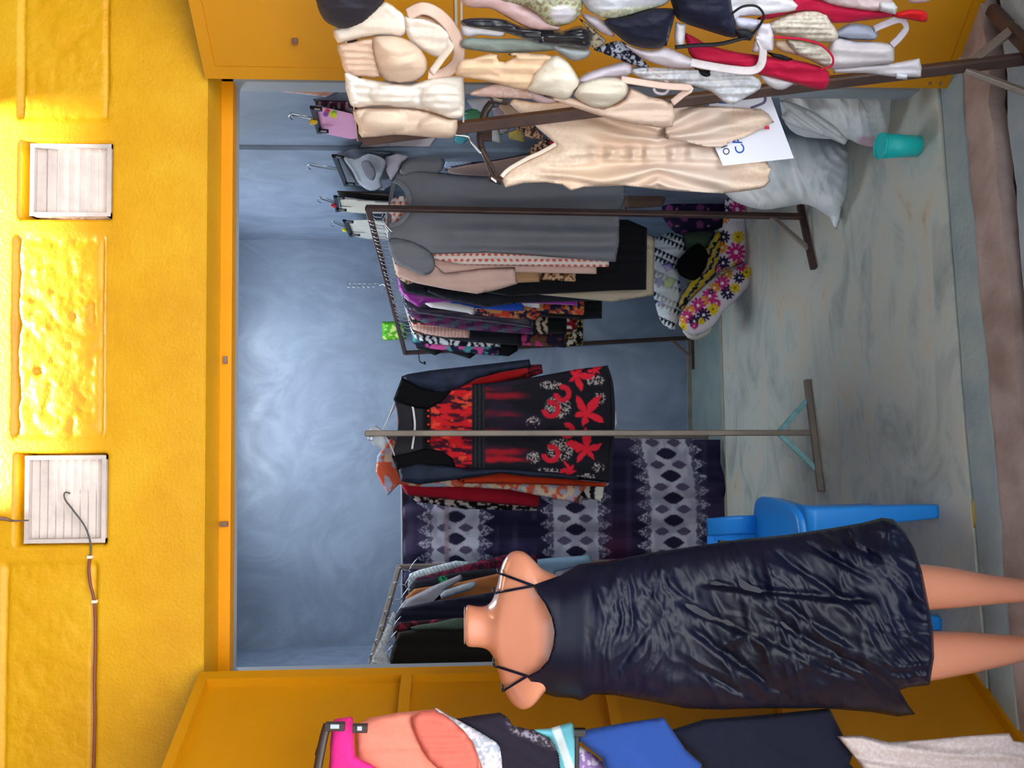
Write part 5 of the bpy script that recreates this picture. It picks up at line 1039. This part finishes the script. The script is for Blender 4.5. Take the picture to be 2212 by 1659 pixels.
tube('strap', [wp(735, 336, 1.07), wp(745, 352, 1.06), wp(762, 380, 1.06), wp(772, 398, 1.06)], .004, M_BLACKP, gb)
wall_item('grey_slip', 'slate grey slip top hanging behind the grey bra', 'top', [(722, 334), (760, 322), (800, 326), (845, 330), (852, 360), (850, 400), (830, 412), (790, 404), (750, 396)], cl('6E7888'), X=1.13)
wall_item('mauve_bra', 'mauve bra with black straps above the grey shirt shoulder', 'bra', [(830, 340), (858, 332), (885, 338), (868, 352), (855, 380), (845, 392), (834, 370)], cl('A8A2B0'), X=1.10)
wall_item('brown_blouse', 'dark brown blouse hanging beside the first cream skirt', 'blouse', [(728, 412), (790, 414), (852, 418), (854, 436), (790, 432), (732, 424)], cl('3C3432'), X=1.13)
wall_item('cream_skirt', 'first cream skirt on the wall, right of the rack post', 'skirt', [(730, 425), (788, 432), (845, 436), (850, 462), (790, 462), (738, 458)], cl('CDCCC0'), X=1.10)
wall_item('cream_skirt', 'second cream skirt on the wall, left of the rack post', 'skirt', [(748, 476), (800, 474), (845, 478), (848, 520), (800, 518), (766, 511), (752, 494)], cl('D2D3CC'), X=1.10)
wall_item('paper_sheet', 'white paper sheet with faint blue writing below the beige bra', 'paper', [(774, 321), (792, 298), (860, 292), (942, 298), (928, 317), (850, 318)], lambda x, y: mix(mix(np.tile(hexc('CFC8D0'), (len(x), 1)), np.tile(hexc('5A6AA0'), (len(x), 1)), .9*ss(.45, .6, vn(x/2.2, y/2.2, 5))*ss(9, 6, np.abs(x-838))*ss(7, 5, np.abs(y-307))), np.tile(hexc('7A7080'), (len(x), 1)), .8*ss(.45, .6, vn(x/2.2, y/2.2, 8))*ss(7, 5, np.abs(x-810))*ss(4, 3, np.abs(y-309))), X=1.165, puff=.002, fold=.001)
for nm, lab, pts, c in (('green_packet', 'green glossy packet behind the bra rack post', [(1000, 240), (1030, 232), (1052, 250), (1040, 268), (1006, 272)], '3E8A62'),
    ('cyan_packet', 'cyan glossy packet left of the bra rack post', [(984, 284), (1008, 282), (1014, 300), (1000, 312), (980, 308)], '4AB4C8'),
    ('cyan_packet', 'small cyan packet right of the bra rack post', [(994, 252), (1010, 246), (1012, 258), (996, 262)], '5AC0D0'),
    ('white_packet', 'crumpled white packet with a green top corner', [(1040, 290), (1056, 274), (1076, 276), (1084, 310), (1060, 304)], 'D2D6D8'),
    ('leaf_packet', 'leaf green packet corner above the white packet', [(1050, 276), (1074, 274), (1068, 292), (1056, 290)], '4FA04E'),
    ('newsprint_packet', 'pale grey printed packet beside the hanger arm', [(1006, 214), (1060, 210), (1062, 236), (1046, 250), (1020, 236)], 'C4C8D2'),
    ('mauve_packet', 'mauve grey packet in the middle of the packets', [(1060, 230), (1092, 228), (1106, 262), (1096, 286), (1082, 292), (1070, 262)], 'A89CA4'),
    ('mustard_packet', 'mustard yellow packet at the right of the packets', [(1096, 286), (1116, 278), (1130, 284), (1136, 308), (1100, 300)], 'B8A050')):
    wall_item(nm, lab, 'packet', pts, mat('film_'+c, c, .3, bump=(40, .3), var=(20, .8)), X=1.06, puff=.03, edge=16)
wall_item('pale_tan_top', 'pale tan top with a dark red strap behind the slip', 'top', [(1075, 226), (1096, 224), (1140, 238), (1200, 252), (1200, 262), (1120, 262), (1090, 250)], cl('C2A184'), X=1.05)
wall_item('crimson_bra_cup', 'crimson bra cup between the cream lace bra and the post', 'bra', [(1174, 222), (1200, 226), (1228, 236), (1222, 246), (1180, 246)], cl('B0143A'), X=1.0)
lb = thing('leopard_bra', 'leopard print bra with red lining above the slip neckline', 'bra', WG)
for nm, pp in (('cup', [(1110, 268), (1130, 262), (1152, 268), (1176, 296), (1170, 302), (1148, 300), (1128, 290), (1116, 278)]), ('cup', [(1138, 338), (1146, 318), (1166, 304), (1184, 298), (1196, 312), (1188, 330), (1160, 342), (1140, 348)])):
    cloth(nm, pp, planeX(1.10), PRINT, lb, res=2.6, puff=.04, edge=18, col=pattern('leopard', 'D8A888', '1A1412', '6A4636', s=1.0))
cloth('lining', [(1186, 302), (1198, 308), (1204, 318), (1190, 322)], planeX(1.085), cl('C01A34'), lb, res=3)
wall_item('blue_striped_cloth', 'light blue striped cloth above the dusty pink sleeve', 'cloth', [(958, 362), (968, 332), (985, 330), (1016, 346), (1022, 358), (990, 366)], pattern('stripe', '8FA6D0', 'C4D2EA', s=.7), X=1.165)
wall_item('dusty_pink_sleeve_top', 'dusty pink top hanging between the grey shirt and the slip', 'top', [(960, 366), (1010, 356), (1080, 346), (1160, 330), (1180, 350), (1180, 400), (1060, 400), (1020, 384), (975, 376)], cl('B89894'), X=1.15)
ck = thing('hook_chain', 'short silver chain hook on the back wall above the right rack', 'hook')
for k in range(6):
    x = 752+k*11; w_ = 4
    tube('chain_link', [P(x, 617-w_, 5.27), P(x+12, 617-w_, 5.27), P(x+13, 617, 5.268), P(x+12, 617+w_, 5.27), P(x, 617+w_, 5.27), P(x-1, 617, 5.268), P(x, 617-w_, 5.27)], .0022, M_WIRE, ck, n=6, smooth=2)
tube('hook', [P(820, 617, 5.26), P(828, 614, 5.25), P(832, 620, 5.25), P(826, 628, 5.25)], .004, M_WIRE, ck)
tag(cloth('green_foil_packet', [(825, 695), (850, 694), (876, 698), (877, 733), (850, 734), (826, 736)], 5.25, PRINTS, None, res=2.4, puff=.02, edge=12, col=lambda x, y: mix(np.tile(hexc('58B81C'), (len(x), 1)), np.tile(hexc('D2F08A'), (len(x), 1)), ss(.62, .72, vn(x/4, y/4, 5)))), 'bright lime green packet hung on the back wall behind the rail end', 'packet')

# ================================================================== LEFT STAND: clip hangers with shorts and panties
LG = 'underwear and shorts on the left hangers'
def ls(name, label, cat, Y, pts, m_, **k):
    d = dict(res=5, puff=.02, edge=24, fold=.0022, per=120, ang=.5, sm=2); d.update(k); cf = None
    if callable(m_) and not isinstance(m_, bpy.types.Material): cf = m_; m_ = PRINT; d['res'] = k.get('res', 3)
    return tag(cloth(name, pts, Y, m_, None, col=cf, **d), label, cat, LG)
ls('pink_lace_panty', 'hot pink lace panty clipped at the top left', 'panty', 1.80, [(716, 1575), (722, 1554), (745, 1550), (762, 1550), (765, 1580), (768, 1632), (800, 1650), (840, 1690), (720, 1700), (712, 1640)], cl('E02A86'), puff=.014)
so = thing('salmon_panty', 'salmon high-waisted panty with a darker gusset on the left hangers', 'panty', LG)
cloth('panel', [(766, 1568), (800, 1550), (860, 1539), (936, 1532), (980, 1558), (1022, 1602), (1045, 1665), (1045, 1720), (772, 1720), (768, 1640)], 1.84, cl('E08470'), so, puff=.02, edge=24, fold=.003, per=60)
cloth('gusset', [(888, 1548), (936, 1534), (980, 1558), (1020, 1602), (1034, 1660), (1000, 1672), (960, 1668), (925, 1640), (902, 1600)], 1.81, cl('DC6E60'), so, puff=.012, sm=2)
ls('grey_floral_panty', 'grey panty with pink and white flowers behind the salmon one', 'panty', 1.88, [(936, 1529), (965, 1543), (1010, 1566), (1060, 1596), (1080, 1614), (1086, 1670), (1080, 1720), (1000, 1720), (980, 1600)], pattern('floral', 'A6ACBC', 'D8C4D4', 'E6E6EC', s=.8, seed=6))
ls('black_lace_panty', 'black panty with a lace edge on the left hangers', 'panty', 1.90, [(984, 1553), (1030, 1546), (1080, 1540), (1096, 1550), (1108, 1568), (1150, 1578), (1190, 1600), (1206, 1630), (1215, 1720), (1060, 1720), (1070, 1610)], lambda x, y: mix(np.tile(hexc('221C2A'), (len(x), 1)), mix(np.tile(hexc('3A3238'), (len(x), 1)), np.tile(hexc('8E8496'), (len(x), 1)), ss(.5, .65, vn(x/4, y/4, 2))), ss(26, 12, y-np.interp(x, [984, 1080, 1108, 1200], [1500, 1530, 1566, 1600]))*ss(1085, 1110, x)), sm=0, jag=2)
ls('aqua_towel_panty', 'aqua and white striped panty on the left hangers', 'panty', 1.92, [(1148, 1576), (1185, 1574), (1232, 1561), (1240, 1578), (1247, 1640), (1250, 1720), (1195, 1720), (1196, 1612), (1170, 1590)], lambda x, y: mix(np.tile(hexc('72C2D2'), (len(x), 1)), np.tile(hexc('E2ECEE'), (len(x), 1)), ss(6, 3, np.abs(x-1200-(y-1570)*.35)-5)))
ls('lilac_panty', 'lilac spotted panty edge above the blue shorts', 'panty', 1.93, [(1246, 1616), (1270, 1622), (1292, 1638), (1314, 1665), (1320, 1720), (1246, 1720)], pattern('speck', '9A7AB8', 'D8CCE0', s=2))
ls('blue_shorts', 'royal blue shorts clipped to the left hangers', 'shorts', 1.86, [(1240, 1592), (1266, 1576), (1350, 1561), (1434, 1549), (1452, 1576), (1482, 1620), (1516, 1650), (1516, 1720), (1320, 1720), (1300, 1640), (1270, 1616)], cl('2A4A94'), sm=0)
ls('navy_shorts', 'very dark navy shorts below the blue shorts', 'shorts', 1.94, [(1445, 1578), (1520, 1554), (1640, 1545), (1792, 1530), (1812, 1570), (1842, 1630), (1835, 1650), (1900, 1720), (1560, 1720), (1510, 1650), (1475, 1615)], cl('15172A'), sm=0)
ls('beige_lace_shorts', 'beige lace shorts lowest on the left hangers', 'shorts', 1.9, [(1808, 1590), (1860, 1588), (1920, 1603), (2000, 1598), (2080, 1590), (2180, 1583), (2190, 1600), (2230, 1606), (2290, 1720), (1900, 1720), (1850, 1640)], pattern('lace', 'CDB9B6', 'D6C6C6', s=1.2), sm=0, fold=.007, per=60, ang=.15)
ch2 = thing('clip_hanger', 'brown plastic clip hanger holding the pink and salmon panties', 'hanger', 'clip hangers')
tube('arm', [P(708, 1564, 1.80), P(700, 1590, 1.795), P(690, 1640, 1.785), P(676, 1720, 1.77)], .010, M_BROWNP, ch2, rb=.006)
tube('arm', [P(708, 1566, 1.81), P(694, 1600, 1.81), P(684, 1630, 1.81)], .005, M_BROWNP, ch2)
for x0, x1, y in ((704, 745, 1569), (762, 794, 1573)):
    c = bar('clip', P(x0, y, 1.765), P(x1, y, 1.765), .018, .014, M_BROWNP, ch2); bar('spring', P(x0+10, y, 1.756), P(x1-12, y, 1.756), .010, .004, M_WIRE, c)
c = thing('clip_hanger', 'dark clip hanger end holding the blue shorts', 'hanger', 'clip hangers')
bar('clip', P(1240, 1582, 1.83), P(1264, 1582, 1.83), .018, .014, M_BLACKP, c); bar('hanger_bar', P(1246, 1584, 1.845), P(1246, 1720, 1.845), .014, .010, M_BLACKP, c)

# ================================================================== put every thing's origin at its base
def finish():
    for o in [o for o in COL.objects if o.parent is None and o.type in ('MESH', 'EMPTY')]:
        ms = []; st = [o]
        while st:
            q = st.pop(); st += list(q.children)
            if q.type == 'MESH': ms.append(q)
        if not ms: continue
        A = []
        for q in ms:
            c = np.empty(len(q.data.vertices)*3, np.float32); q.data.vertices.foreach_get('co', c); A.append(c.reshape(-1, 3))
        lo = np.min([a.min(0) for a in A], 0); hi = np.max([a.max(0) for a in A], 0); L = np.array([(lo[0]+hi[0])/2, (lo[1]+hi[1])/2, lo[2]])
        for q, a in zip(ms, A): q.data.vertices.foreach_set('co', (a-L).astype(np.float32).ravel()); q.data.update()
        o.location = L
finish()
